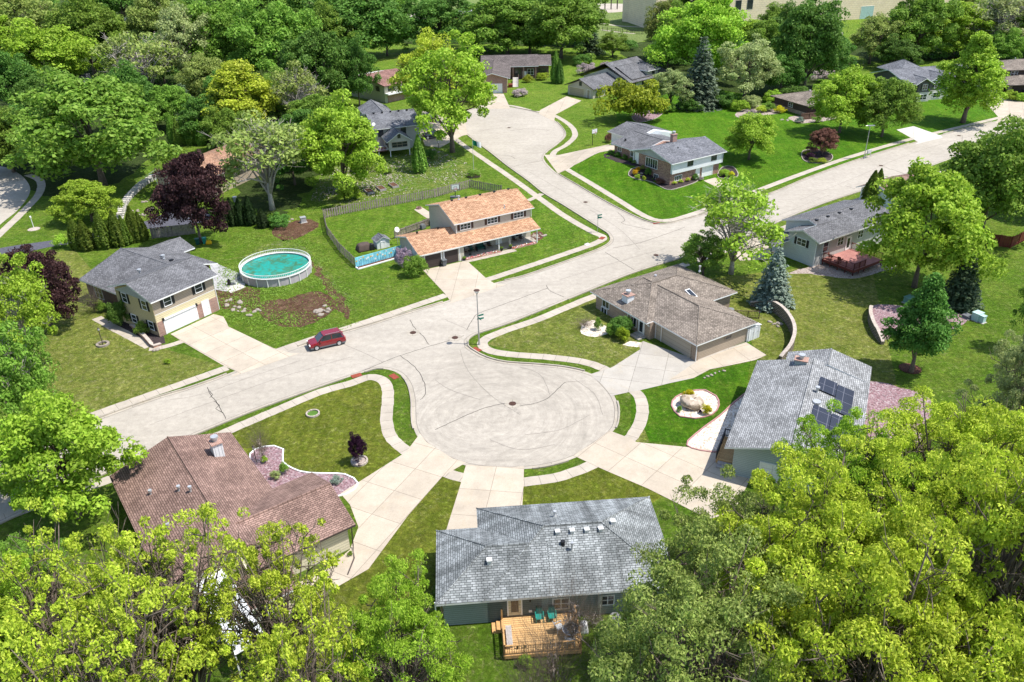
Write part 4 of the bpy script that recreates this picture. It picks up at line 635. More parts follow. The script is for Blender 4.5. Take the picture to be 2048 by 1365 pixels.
# school
h = House('school_building', 'buff block school wing with sharp corner behind the far trees', (1275, 47), 40, 'school', z=0)
h.W('block_buff', 0, 70, 0, 9, -.3, 16).W('trim_dark', -.05, 70.05, -.05, 9.05, 14.6, 14.9); h.done()
sc0 = PX(1560, 55, 0)
h = House('school_building', 'long buff block school wing with square windows beyond the right trees', (1400, 58), 13, 'school', z=0)
h.W('block_buff', -20, 150, 0, 30, -.3, 18).W('trim_dark', -20.05, 150.05, -.06, 0, 12.5, 12.9)
for i in range(8): h.win('S', 0, -15+i*5.2, 6.5, 2.6, 3.6, 1, fr='siding_grey', hm=False)
for i in range(5): h.win('S', 0, 62+i*8, 14.5, 1.6, 2.4, 1, fr='trim_dark', hm=False)
h.door('S', 0, 77, 0, 6, 5, 'util_pale'); h.done()
# ------------------------------------------------------------------ trees
rng = np.random.default_rng(7)
def unit(v): return v/np.maximum(np.linalg.norm(v, axis=-1, keepdims=True), 1e-9)
def quads(name, c, n, l, wd, mat, rn=rng, fold=.25):
    k = len(c); n = unit(n); t = unit(np.cross(n, rn.normal(size=(k, 3)))); b = np.cross(n, t)
    l = (l*rn.uniform(.7, 1.3, (k, 1))); wd = (wd*rn.uniform(.7, 1.3, (k, 1)))
    v = np.stack([c-t*l/2, c+b*wd/2+n*l*fold*.3, c+t*l/2-n*l*fold*.3, c-b*wd/2+n*l*fold*.3], 1).reshape(-1, 3).astype(np.float32)
    me = bpy.data.meshes.new(name); me.vertices.add(4*k); me.vertices.foreach_set('co', v.ravel()); me.loops.add(4*k); me.loops.foreach_set('vertex_index', np.arange(4*k, dtype=np.int32))
    me.polygons.add(k); me.polygons.foreach_set('loop_start', np.arange(0, 4*k, 4, dtype=np.int32)); me.polygons.foreach_set('loop_total', np.full(k, 4, dtype=np.int32)); me.update(calc_edges=True); me.validate()
    if mat: me.materials.append(M[mat])
    return me
def crown_pts(kind, R, z0, H, np_, pr, seed):
    r = np.random.default_rng(seed); d = unit(r.normal(size=(np_, 3))); d[:, 2] = np.where((d[:, 2] < -.8), -d[:, 2], d[:, 2]); az = np.arctan2(d[:, 1], d[:, 0])
    ph = r.uniform(0, 6.28, 4); lob = 1+.15*np.sin(2*az+ph[0]+d[:, 2])+.13*np.sin(3*az+ph[1]+d[:, 2]*3)+.10*np.sin(5*az+ph[2]+4*d[:, 2])
    rr = r.uniform(.25, 1, (np_,))**.42*lob
    p = d*rr[:, None]; z = p[:, 2]
    if kind == 'pyramid': q = np.clip((z+1)/2, 0, 1); s = np.where(q < .3, .75+q*.8, 1.05-.85*((q-.3)/.7)**1.5); p[:, :2] *= s[:, None]
    if kind == 'round': p[:, :2] *= (1+.38*np.clip(-z, 0, 1))[:, None]
    if kind == 'vase': q = np.clip((z+1)/2, 0, 1); p[:, :2] *= (.55+.6*q)[:, None]
    m = pr*1.0
    return np.stack([p[:, 0]*(R-m*.6), p[:, 1]*(R-m*.6), z0+H/2+p[:, 2]*(H/2-m*.6)], 1), d, r
def make_crown(name, kind, R, z0, H, npuff, pr, nleaf, l, wd, seed, up=.35, flat=.75, rnd=.55):
    c, d, r = crown_pts(kind, R, z0, H, npuff, pr, seed); wt = r.uniform(.5, 1.5, npuff); idx = r.choice(npuff, nleaf, p=wt/wt.sum())
    sz = pr*r.uniform(.6, 1.35, npuff); v = unit(r.normal(size=(nleaf, 3))); v[:, 2] = np.abs(v[:, 2])*np.where(r.random(nleaf) < .8, 1, -1)
    rad = sz[idx]*r.uniform(.45, 1.1, nleaf)**.7; pos = c[idx]+v*rad[:, None]*np.array([1, 1, flat]); n = v+r.normal(size=(nleaf, 3))*rnd+np.array([0, 0, up])
    return quads(name, pos, n, l, wd, None, r), c
def make_wood(name, tips, R, z0, H, tr, seed, nl=8, bare=0, lean=0):
    r = random.Random(seed); mb = MB(); top = z0+H*.62; pts = [Vector((0, 0, -.2))]
    for i in range(1, 6): pts.append(Vector((r.uniform(-.15, .15)*i*.3+lean*i, r.uniform(-.15, .15)*i*.3, top*i/5)))
    mb.tube(pts, [tr*1.35]+[tr*(1-.15*i) for i in range(1, 6)], 8)
    tips = list(tips); r.shuffle(tips)
    for k in range(min(nl, len(tips))):
        e = Vector(tips[k]); s0 = pts[min(4, max(1, int((.25+.5*r.random())*5)))]; m1 = s0.lerp(e, .4)+Vector((0, 0, .12*(e-s0).length)); m2 = s0.lerp(e, .75)+Vector((r.uniform(-.3, .3), r.uniform(-.3, .3), .1))
        mb.tube([s0, m1, m2, e], [tr*.5, tr*.33, tr*.2, tr*.08], 5)
        for j in range(3+bare): 
            q = m1.lerp(e, r.uniform(.1, .9)); dr = Vector((r.uniform(-1, 1), r.uniform(-1, 1), r.uniform(-.1, .9))).normalized()*r.uniform(.7, 1.6)*(1+.3*(bare > 0))
            mb.tube([q, q+dr*.5+Vector((0, 0, .05)), q+dr], [tr*.16, tr*.1, tr*.035], 4)
            if bare:
                for _ in range(3): d2 = (dr.normalized()+Vector((r.uniform(-.8, .8), r.uniform(-.8, .8), r.uniform(-.3, .8)))).normalized()*r.uniform(.5, 1.1); q2 = q+dr*r.uniform(.4, 1); mb.tube([q2, q2+d2], [tr*.08, tr*.03], 3)
    me = bpy.data.meshes.new(name); me.from_pydata(mb.v, [], mb.f); me.polygons.foreach_set('use_smooth', [True]*len(me.polygons)); return me
def make_conifer(R, H, layers, seed, l=.34, wd=.16, per=26):
    r = np.random.default_rng(seed); P = []; Nn = []
    for i in range(layers):
        f = i/(layers-1); z = .25+f*(H-.35); rad = R*(1-f)**.72*r.uniform(.9, 1.1)+.1; nb = max(5, int(per*(1-f*.75)))
        for k in range(nb):
            a = 2*pi*(k+r.uniform(-.3, .3))/nb+i*.7; rr = rad*r.uniform(.82, 1.1); m = max(5, int(rr*13))
            s = r.uniform(.25, 1, m)**.8; w_ = (1.12-s)*.42+.06
            off = r.normal(size=m)*w_*.55; x = np.cos(a)*s*rr-np.sin(a)*off; y = np.sin(a)*s*rr+np.cos(a)*off; zz = z-s*rr*.22+r.normal(size=m)*.05+.10*s**3*rr
            P.append(np.stack([x, y, zz], 1)); Nn.append(np.stack([np.cos(a)*.35+r.normal(size=m)*.3, np.sin(a)*.35+r.normal(size=m)*.3, np.full(m, 1.)], 1))
    return quads('needles', np.concatenate(P), np.concatenate(Nn), l, wd, None, r)
def make_column(R, H, n, seed, l=.2):
    r = np.random.default_rng(seed); f = r.random(n)**.8; a = r.uniform(0, 6.28, n); ribs = 1+.14*np.sin(a*7+f*3)+.06*np.sin(a*13)
    rad = R*np.where(f < .15, .75+f*1.67, (1-((f-.15)/.85)**1.9))*ribs*r.uniform(.8, 1.06, n)+.02
    P = np.stack([rad*np.cos(a), rad*np.sin(a), f*H], 1); Nn = np.stack([np.cos(a), np.sin(a), np.full(n, .25)], 1)+r.normal(size=(n, 3))*.45
    return quads('foliage', P, Nn, l, l*.6, None, r)
PROTO = {}
def proto(key, crown, wood, size): PROTO.setdefault(key, []).append((crown, wood, size))
for s in range(5):                      # (crown radius, total height) of each prototype; crowns start at z0
    c, t = make_crown('crown', 'round', 4.5, .5, 9.0, 150, .9, 26000, .31, .19, 10+s, rnd=.95); proto('round', c, make_wood('trunk', t, 4.5, .9, 8.6, .2, s, 12), (4.5, 9.5))
    c, t = make_crown('crown', 'round', 4.6, 1.6, 8.4, 120, .8, 16000, .3, .18, 20+s, rnd=.95); proto('loose', c, make_wood('trunk', t, 4.6, 1.6, 8.4, .22, 30+s, 22, 1), (4.5, 10))
    c, t = make_crown('crown', 'pyramid', 3.6, .5, 10.5, 160, .8, 24000, .30, .19, 40+s, rnd=.95); proto('pyramid', c, make_wood('trunk', t, 3.6, 1, 10, .24, 50+s, 12), (3.6, 11))
    c, t = make_crown('crown', 'round', 4.5, 2.0, 7, 40, 1.05, 4200, .36, .24, 60+s, rnd=.8); proto('bare', c, make_wood('trunk', t, 4.7, 2, 7.2, .22, 70+s, 34, 5), (4.5, 9))
    c, t = make_crown('crown', 'round', 6.5, 4.0, 10, 300, .66, 62000, .20, .085, 80+s, up=.5, flat=.5, rnd=1.0); proto('locust', c, make_wood('trunk', t, 6.5, 4.5, 9.5, .3, 90+s, 70, 2), (6.5, 14))
    c, t = make_crown('crown', 'vase', 6.0, 4.0, 10, 220, .42, 19000, .21, .11, 100+s, up=.5, flat=.8, rnd=1.0); proto('tufted', c, make_wood('trunk', t, 6.0, 4.5, 9.5, .24, 110+s, 85, 2), (6.0, 14))
for s in range(2):
    proto('conifer', make_conifer(1.9, 5.6, 22, 120+s), make_wood('trunk', [], 1, .3, 6, .12, s), (2.0, 5.6)); proto('column', make_column(.62, 3.4, 4200, 130+s), make_wood('trunk', [], .3, .1, 2, .06, s), (.62, 3.4))
    c, t = make_crown('foliage', 'round', 1.0, 0, 1.35, 30, .33, 2600, .13, .085, 140+s); proto('shrub', c, None, (1.0, 1.35))
    c, t = make_crown('foliage', 'round', 2.5, 0, 2.9, 60, .62, 8000, .24, .14, 150+s, rnd=.6); proto('bush', c, None, (2.5, 2.9))
    c, t = make_crown('foliage', 'round', 1.0, 0, 1.5, 26, .3, 260, .1, .07, 160+s, rnd=.8); proto('twiggy', c, make_wood('stems', t, 1, 0, 1.5, .035, 170+s, 26, 4), (1.0, 1.5))
cnt = {}; CM = {}
def tree(kind, base, top, w, leaf, label, cat='tree', name=None, group=None, bark='bark', z=None, R=None, H=None, trunk=True):
    p = PX(*base) if z is None else PX(base[0], base[1], z); cnt[kind] = cnt.get(kind, 0)+1; c, wd, (pr, ph) = PROTO[kind][cnt[kind] % len(PROTO[kind])]
    H = H or max(.3, hgt(p, top)); dist = proj((p[0], p[1], p[2]+H*.6))[2]; R = R or w/2*dist/F*(1.1 if kind in ('round', 'loose', 'pyramid', 'bare') else 1.22 if kind in ('conifer', 'column') else 1)
    nm = name or {'conifer': 'spruce_tree', 'column': 'arborvitae', 'shrub': 'shrub', 'bush': 'bush', 'twiggy': 'bush'}.get(kind, 'broadleaf_tree')
    r = thing(nm, label, cat, p, random.uniform(0, 6.28), group, scale=(R/pr, R/pr, H/ph))
    for me, mt, n in ((c, 'leaf_'+leaf, 'crown' if wd else 'foliage'), (wd, bark, 'trunk')):
        if me is None or (n == 'trunk' and not trunk): continue
        k = (me.name, mt)
        if k not in CM: m2 = me.copy(); m2.materials.clear(); m2.materials.append(M[mt]); CM[k] = m2
        o = link(bpy.data.objects.new(n, CM[k])); o.parent = r
    return r
random.seed(5)
TR = [ # kind, base px, top row, width px, leaf, label
('round', (128, 185), 48, 165, 'bright', 'bright green round maple at the upper left, above the biggest maple'), ('round', (208, 372), 148, 275, 'mid', 'biggest round maple of the left side, above the small round tree'), ('round', (30, 240), 98, 125, 'dark', 'dark green tree at the left edge beside the bright maple'), ('round', (28, 345), 228, 125, 'mid', 'green tree at the left edge above the small grey cul-de-sac'),
('round', (185, 443), 362, 110, 'bright', 'small low round tree between the left asphalt drive and the big maple'), ('round', (190, 150), -10, 140, 'mid', 'tree at the top left behind the bright round maple'), ('round', (2015, 112), -30, 120, 'mid', 'tall green tree behind the dark brown house'), ('loose', (68, 118), -20, 140, 'olive', 'brownish olive tree at the top left corner'), ('loose', (383, 190), 8, 125, 'pale', 'tall pale tree with bare leaning trunk in the upper left woods', ),
('bare', (300, 215), 58, 150, 'olive', 'olive tree with bare grey limbs below the small blue spruce'), ('round', (452, 178), -5, 135, 'mid', 'green tree right of the tall pale tree in the upper left woods'), ('round', (565, 185), 12, 160, 'mid', 'wide green tree above the lime maple in the upper woods'), ('round', (645, 222), 60, 130, 'dark', 'dark green tree left of the fire pit lawn'), ('pyramid', (492, 275), 122, 140, 'lime', 'lime green dome shaped maple in the upper left woods'),
('bare', (605, 262), 128, 120, 'olive', 'thin olive tree with pale twigs right of the lime maple'), ('bare', (545, 420), 228, 190, 'olive', 'olive tree with bare drooping limbs above the rust roofed house'), ('round', (690, 388), 205, 160, 'bright', 'yellow green tree just left of the grey two storey house'), ('round', (402, 486), 304, 118, 'purple', 'dark purple maple by the wooden garden fence'), ('conifer', (374, 238), 168, 62, 'conifer', 'green spruce standing above the tall hedge row'),
('conifer', (262, 85), 36, 52, 'spruce', 'blue spruce top poking out of the upper left woods'), ('round', (715, 118), -25, 175, 'dark', 'dark green tree behind the fire pit lawn'), ('round', (882, 104), -8, 135, 'dark', 'dark dome shaped maple in front of the ball diamond'), ('loose', (905, 305), 86, 185, 'bright', 'tall bright tree with visible forked trunk by the flag pole'), ('loose', (868, 245), 68, 140, 'lime', 'bright leaning tree over the driveway of the grey two storey house'),
('round', (1015, 112), -10, 150, 'mid', 'green tree directly behind the brick bungalow'), ('round', (1122, 118), -20, 150, 'mid', 'tall green tree behind the right end of the brick bungalow'), ('conifer', (1183, 108), 52, 44, 'conifer', 'dark narrow spruce right of the brick bungalow woods'), ('loose', (1322, 118), -6, 66, 'olive', 'yellow olive tree beside the school corner'), ('round', (1395, 165), -10, 150, 'bright', 'large bright tree left of the tall blue spruce'), ('conifer', (1398, 215), 74, 74, 'sage', 'tall blue grey spruce behind the brick front house'),
('loose', (1488, 200), 76, 120, 'pale', 'pale willowy tree right of the tall blue spruce'), ('round', (1608, 180), -5, 125, 'dark', 'tall dark green tree above the low brown house'), ('loose', (1738, 128), 28, 92, 'olive', 'yellowish tree in front of the long school wing'), ('round', (1828, 122), -8, 115, 'mid', 'green tree behind the grey gabled house'), ('round', (1905, 115), 5, 115, 'bright', 'bright tree behind the top of the pyramid shaped tree'), ('bare', (1985, 118), -12, 130, 'pale', 'grey thin leaved tree at the top right corner'), ('round', (2052, 116), 5, 90, 'olive', 'olive tree at the far top right edge'),
('pyramid', (1925, 246), 70, 124, 'bright', 'big pyramid shaped tree in front of the grey gabled house'), ('round', (1678, 266), 136, 116, 'bright', 'bright maple right of the low brown house'), ('round', (1763, 274), 156, 104, 'mid', 'looser green tree beside the right hand street lamp'), ('round', (1497, 320), 232, 98, 'bright', 'small round tree alone on the lush lawn right of the brick front house'), ('round', (1644, 310), 257, 52, 'copper', 'copper red globe tree in a black mulch ring'),
('round', (1960, 470), 246, 190, 'mid', 'large green tree at the right edge above the dark red fence'), ('round', (1828, 575), 336, 210, 'bright', 'large yellow green tree beside the red deck'), ('bare', (1462, 548), 378, 185, 'bright', 'light airy tree growing by main street above the tan hip roofed house'), ('conifer', (1542, 610), 496, 72, 'spruce', 'perfect blue spruce beside the curved retaining wall'), ('conifer', (1915, 612), 496, 74, 'conifer', 'grey green fir in the stone bed at the right'), ('pyramid', (1822, 745), 562, 112, 'dark', 'dark narrow tree with brown mulch ring below the fir'),
('round', (104, 655), 494, 122, 'purple', 'dark purple maple at the left edge beside the beige house'), ('loose', (68, 745), 536, 150, 'bright', 'light birch like tree at the left edge below the purple maple'), ('loose', (60, 880), 650, 150, 'mid', 'light green birch at the left edge across from the dry lawn'), ('round', (160, 1035), 812, 225, 'bright', 'dense bright tree overhanging main street at the lower left'), ('round', (20, 990), 800, 130, 'mid', 'green tree at the left edge behind the dense street tree'),
('loose', (2045, 700), 540, 60, 'mid', 'thin leaning tree cut by the right edge'), ('round', (1995, 128), 60, 80, 'mid', 'small green tree above the dark brown house roof'), ('round', (790, 70), -40, 70, 'mid', 'tree at the top edge left of the ball diamond'), ('round', (952, 100), 22, 60, 'dark', 'dark tree at the top edge between diamond and bungalow'), ('round', (1550, 90), 12, 80, 'mid', 'tree hiding the middle of the long school wing'), ('round', (1462, 110), 38, 80, 'mid', 'dark leaved tree in front of the school windows'), ('round', (1335, 138), 70, 66, 'dark', 'low dark tree between the school corner and the gabled tan house'),
('loose', (1225, 115), 65, 60, 'mid', 'small tree beside the school footpath'), ('round', (330, 130), -20, 110, 'olive', 'olive tree at the top edge above the blue spruce'), ('round', (520, 90), -60, 130, 'dark', 'dark tree at the top edge of the left woods'), ('round', (620, 90), -60, 120, 'mid', 'green tree at the top edge left of the playing field'), ('round', (430, 280), 190, 100, 'dark', 'shaded dark tree left of the lime maple'), ('round', (270, 260), 130, 100, 'dark', 'shaded dark tree behind the biggest maple'), ('round', (625, 330), 215, 110, 'dark', 'shaded tree between the bare olive tree and the grey house'), ('round', (2090, 430), 280, 140, 'mid', 'green tree cut by the right edge above the dark red fence'), ('loose', (1340, 218), 140, 76, 'pale', 'pale shrubby tree right of the big yew'),
('round', (720, 215), 85, 70, 'dark', 'dark tree left of the putty coloured house'), ('round', (1665, 150), 70, 70, 'dark', 'small dark tree in front of the school lawn'), ('round', (1790, 140), 75, 70, 'dark', 'small dark tree on the left behind the grey gabled house'),
('round', (10, 130), 20, 120, 'bright', 'bright tree cut by the left edge near the top'), ('round', (1560, 190), 105, 80, 'dark', 'shaded tree behind the flower garden above the lush lawn'), ('round', (1420, 120), -10, 80, 'bright', 'second bright tree behind the tall blue spruce'), ('round', (1500, 112), 40, 80, 'bright', 'bright tree above the pale willowy tree'), ('loose', (1405, 552), 468, 95, 'mid', 'bushy sapling thicket at the foot of the airy tree'),
]
FILL = [((x, y), tp, w_, lf) for x, y, tp, w_, lf in [(150, 100, 0, 110, 'dark'), (240, 130, 30, 100, 'mid'), (340, 80, -40, 110, 'dark'), (110, 250, 150, 110, 'dark'), (330, 170, 70, 100, 'dark'), (380, 120, 10, 100, 'mid'), (470, 230, 130, 90, 'dark'), (505, 130, 20, 110, 'dark'), (560, 250, 150, 100, 'mid'), (600, 130, 20, 110, 'dark'), (655, 130, 10, 110, 'mid'), (420, 220, 110, 100, 'olive'), (350, 260, 170, 80, 'mid'), (95, 330, 220, 110, 'dark'), (640, 290, 190, 100, 'mid'), (590, 370, 270, 90, 'dark'), (40, 60, -50, 130, 'mid'), (250, 50, -60, 130, 'dark'), (460, 300, 220, 80, 'mid'), (690, 180, 90, 90, 'dark')]]
for b, tp, w_, lf in FILL: tree('round', b, tp, w_, lf, 'green tree deep inside the crowded upper left woods', group='trees filling the upper left woods')
for b, tp, w_, lf in [((1352, 125), 10, 90, 'mid'), ((1445, 145), 45, 80, 'dark'), ((1530, 135), 40, 90, 'mid'), ((1585, 120), 15, 80, 'dark'), ((1380, 80), -50, 90, 'dark')]: tree('round', b, tp, w_, lf, 'green tree in the wood between the two school wings', group='trees between the school wings')
for b, tp, w_, lf in [((1060, 108), 0, 110, 'dark'), ((985, 100), 10, 90, 'mid'), ((1080, 70), -50, 120, 'mid'), ((1160, 90), -30, 90, 'mid'), ((1020, 70), -50, 110, 'dark'), ((775, 112), 30, 80, 'dark')]: tree('round', b, tp, w_, lf, 'dark green tree in the belt behind the brick bungalow', group='tree belt behind the bungalow')
for b, tp, w_, lf in [((1790, 110), 20, 80, 'dark'), ((1950, 100), 0, 90, 'mid'), ((2020, 90), -20, 100, 'dark'), ((1960, 50), -60, 120, 'olive')]: tree('round', b, tp, w_, lf, 'tree in the thick belt at the upper right corner', group='tree belt at the upper right')
for t in TR: tree(t[0], t[1], t[2], t[3], t[4], t[5], bark='bark_pale' if t[0] == 'bare' or 'birch' in t[5] else 'bark')
# the near canopies
NC = [('locust', (1560, 1490), 960, None, 'lime', 'yellow green locust at the bottom right, nearest the dark green house'), ('locust', (1850, 1560), 900, None, 'lime', 'yellow green locust filling the bottom right corner'), ('locust', (1820, 1240), 800, None, 'lime', 'yellow green locust over the right side of the solar house'), ('locust', (2080, 1240), 760, None, 'lime', 'yellow green locust at the right edge below the birch'), ('locust', (1640, 1230), 850, None, 'bright', 'bright tree hiding the garage end of the solar house'),
('locust', (2150, 1500), 900, None, 'lime', 'yellow green locust at the far bottom right edge'), ('locust', (1445, 1375), 990, None, 'olive', 'olive tree overlapping the right end of the dark green house'), ('locust', (1370, 1660), 1140, None, 'olive', 'darker olive tree at the bottom edge right of the cedar deck'), ('locust', (2010, 1000), 650, None, 'pale', 'pale birch like canopy at the right edge'), ('locust', (1660, 1700), 1120, None, 'lime', 'yellow green locust at the bottom edge between two others')]
for k, b, tp, w_, lf, lb in NC: tree(k, b, tp, w_, lf, lb, H=None, R=4.6 if 'pale' in lb or 'garage end' in lb else 5.2 if 'overlapping' in lb else 6.6)
for b, tp, R, lf, lb in [((420, 1480), 1040, 5.6, 'lime', 'tufted bright tree in front of the brown roofed house'), ((190, 1500), 1100, 5.2, 'lime', 'tufted bright tree at the bottom left over the patio cover'), ((610, 1480), 1080, 4.6, 'lime', 'tufted bright tree right of the small garden shed'), ((830, 1560), 1170, 4.2, 'bright', 'bright tree at the bottom edge left of the cedar deck'), ((330, 1700), 1200, 5.4, 'lime', 'tufted bright tree at the bottom edge below the patio cover'), ((20, 1620), 1080, 5.0, 'bright', 'denser green tree in the bottom left corner'), ((660, 1690), 1250, 4.8, 'lime', 'tufted bright tree at the bottom edge below the long driveway'), ((120, 1330), 1080, 3.6, 'mid', 'green tree at the left edge beside the patio')]: tree('tufted' if 'tufted' in lb else 'locust', b, tp, 0, lf, lb, R=R)
# columns, hedges, shrubs
for i, (x, y0, y1, w_, l) in enumerate([(158, 497, 436, 23, 'leftmost tapered arborvitae of the row by the asphalt drive'), (177, 500, 440, 23, 'second tapered arborvitae from the left by the asphalt drive'), (211, 496, 424, 25, 'third tapered arborvitae from the left by the asphalt drive'), (240, 492, 422, 24, 'fourth tapered arborvitae from the left by the asphalt drive'), (254, 489, 432, 20, 'fifth tapered arborvitae, close right of the fourth'), (274, 483, 413, 22, 'sixth tapered arborvitae from the left by the asphalt drive'), (287, 481, 424, 19, 'last tapered arborvitae before the wooden garden fence')]): tree('column', (x, y0), y1, w_, 'arbor', l, 'arborvitae', group='tapered arborvitae beside the asphalt drive')
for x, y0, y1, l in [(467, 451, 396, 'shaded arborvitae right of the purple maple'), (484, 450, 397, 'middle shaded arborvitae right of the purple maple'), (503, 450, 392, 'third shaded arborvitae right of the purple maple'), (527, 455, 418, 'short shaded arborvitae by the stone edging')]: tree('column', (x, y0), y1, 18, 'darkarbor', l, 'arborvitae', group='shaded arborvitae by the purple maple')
for i, x in enumerate([348, 360, 371, 382, 393, 404]): tree('column', (x, 288+(i % 2)*2), 232+(i*5) % 9, 15, 'mid', ('leftmost', 'second', 'third', 'fourth', 'fifth', 'rightmost')[i]+' column of the tall hedge row above the rust roofed house', 'hedge column', group='tall hedge row above the rust roof')
tree('column', (840, 345), 270, 22, 'mid', 'single narrow arborvitae right of the sunroom', 'arborvitae'); tree('column', (1112, 166), 104, 17, 'mid', 'narrow arborvitae at the right end of the brick bungalow', 'arborvitae'); tree('column', (1738, 412), 342, 26, 'arbor', 'wide arborvitae left of the white gabled house', 'arborvitae'); tree('column', (1752, 395), 338, 18, 'arbor', 'slim arborvitae behind the wide one near the white gabled house', 'arborvitae'); tree('column', (1119, 168), 118, 13, 'dark', 'second narrow arborvitae at the brick bungalow corner', 'arborvitae')
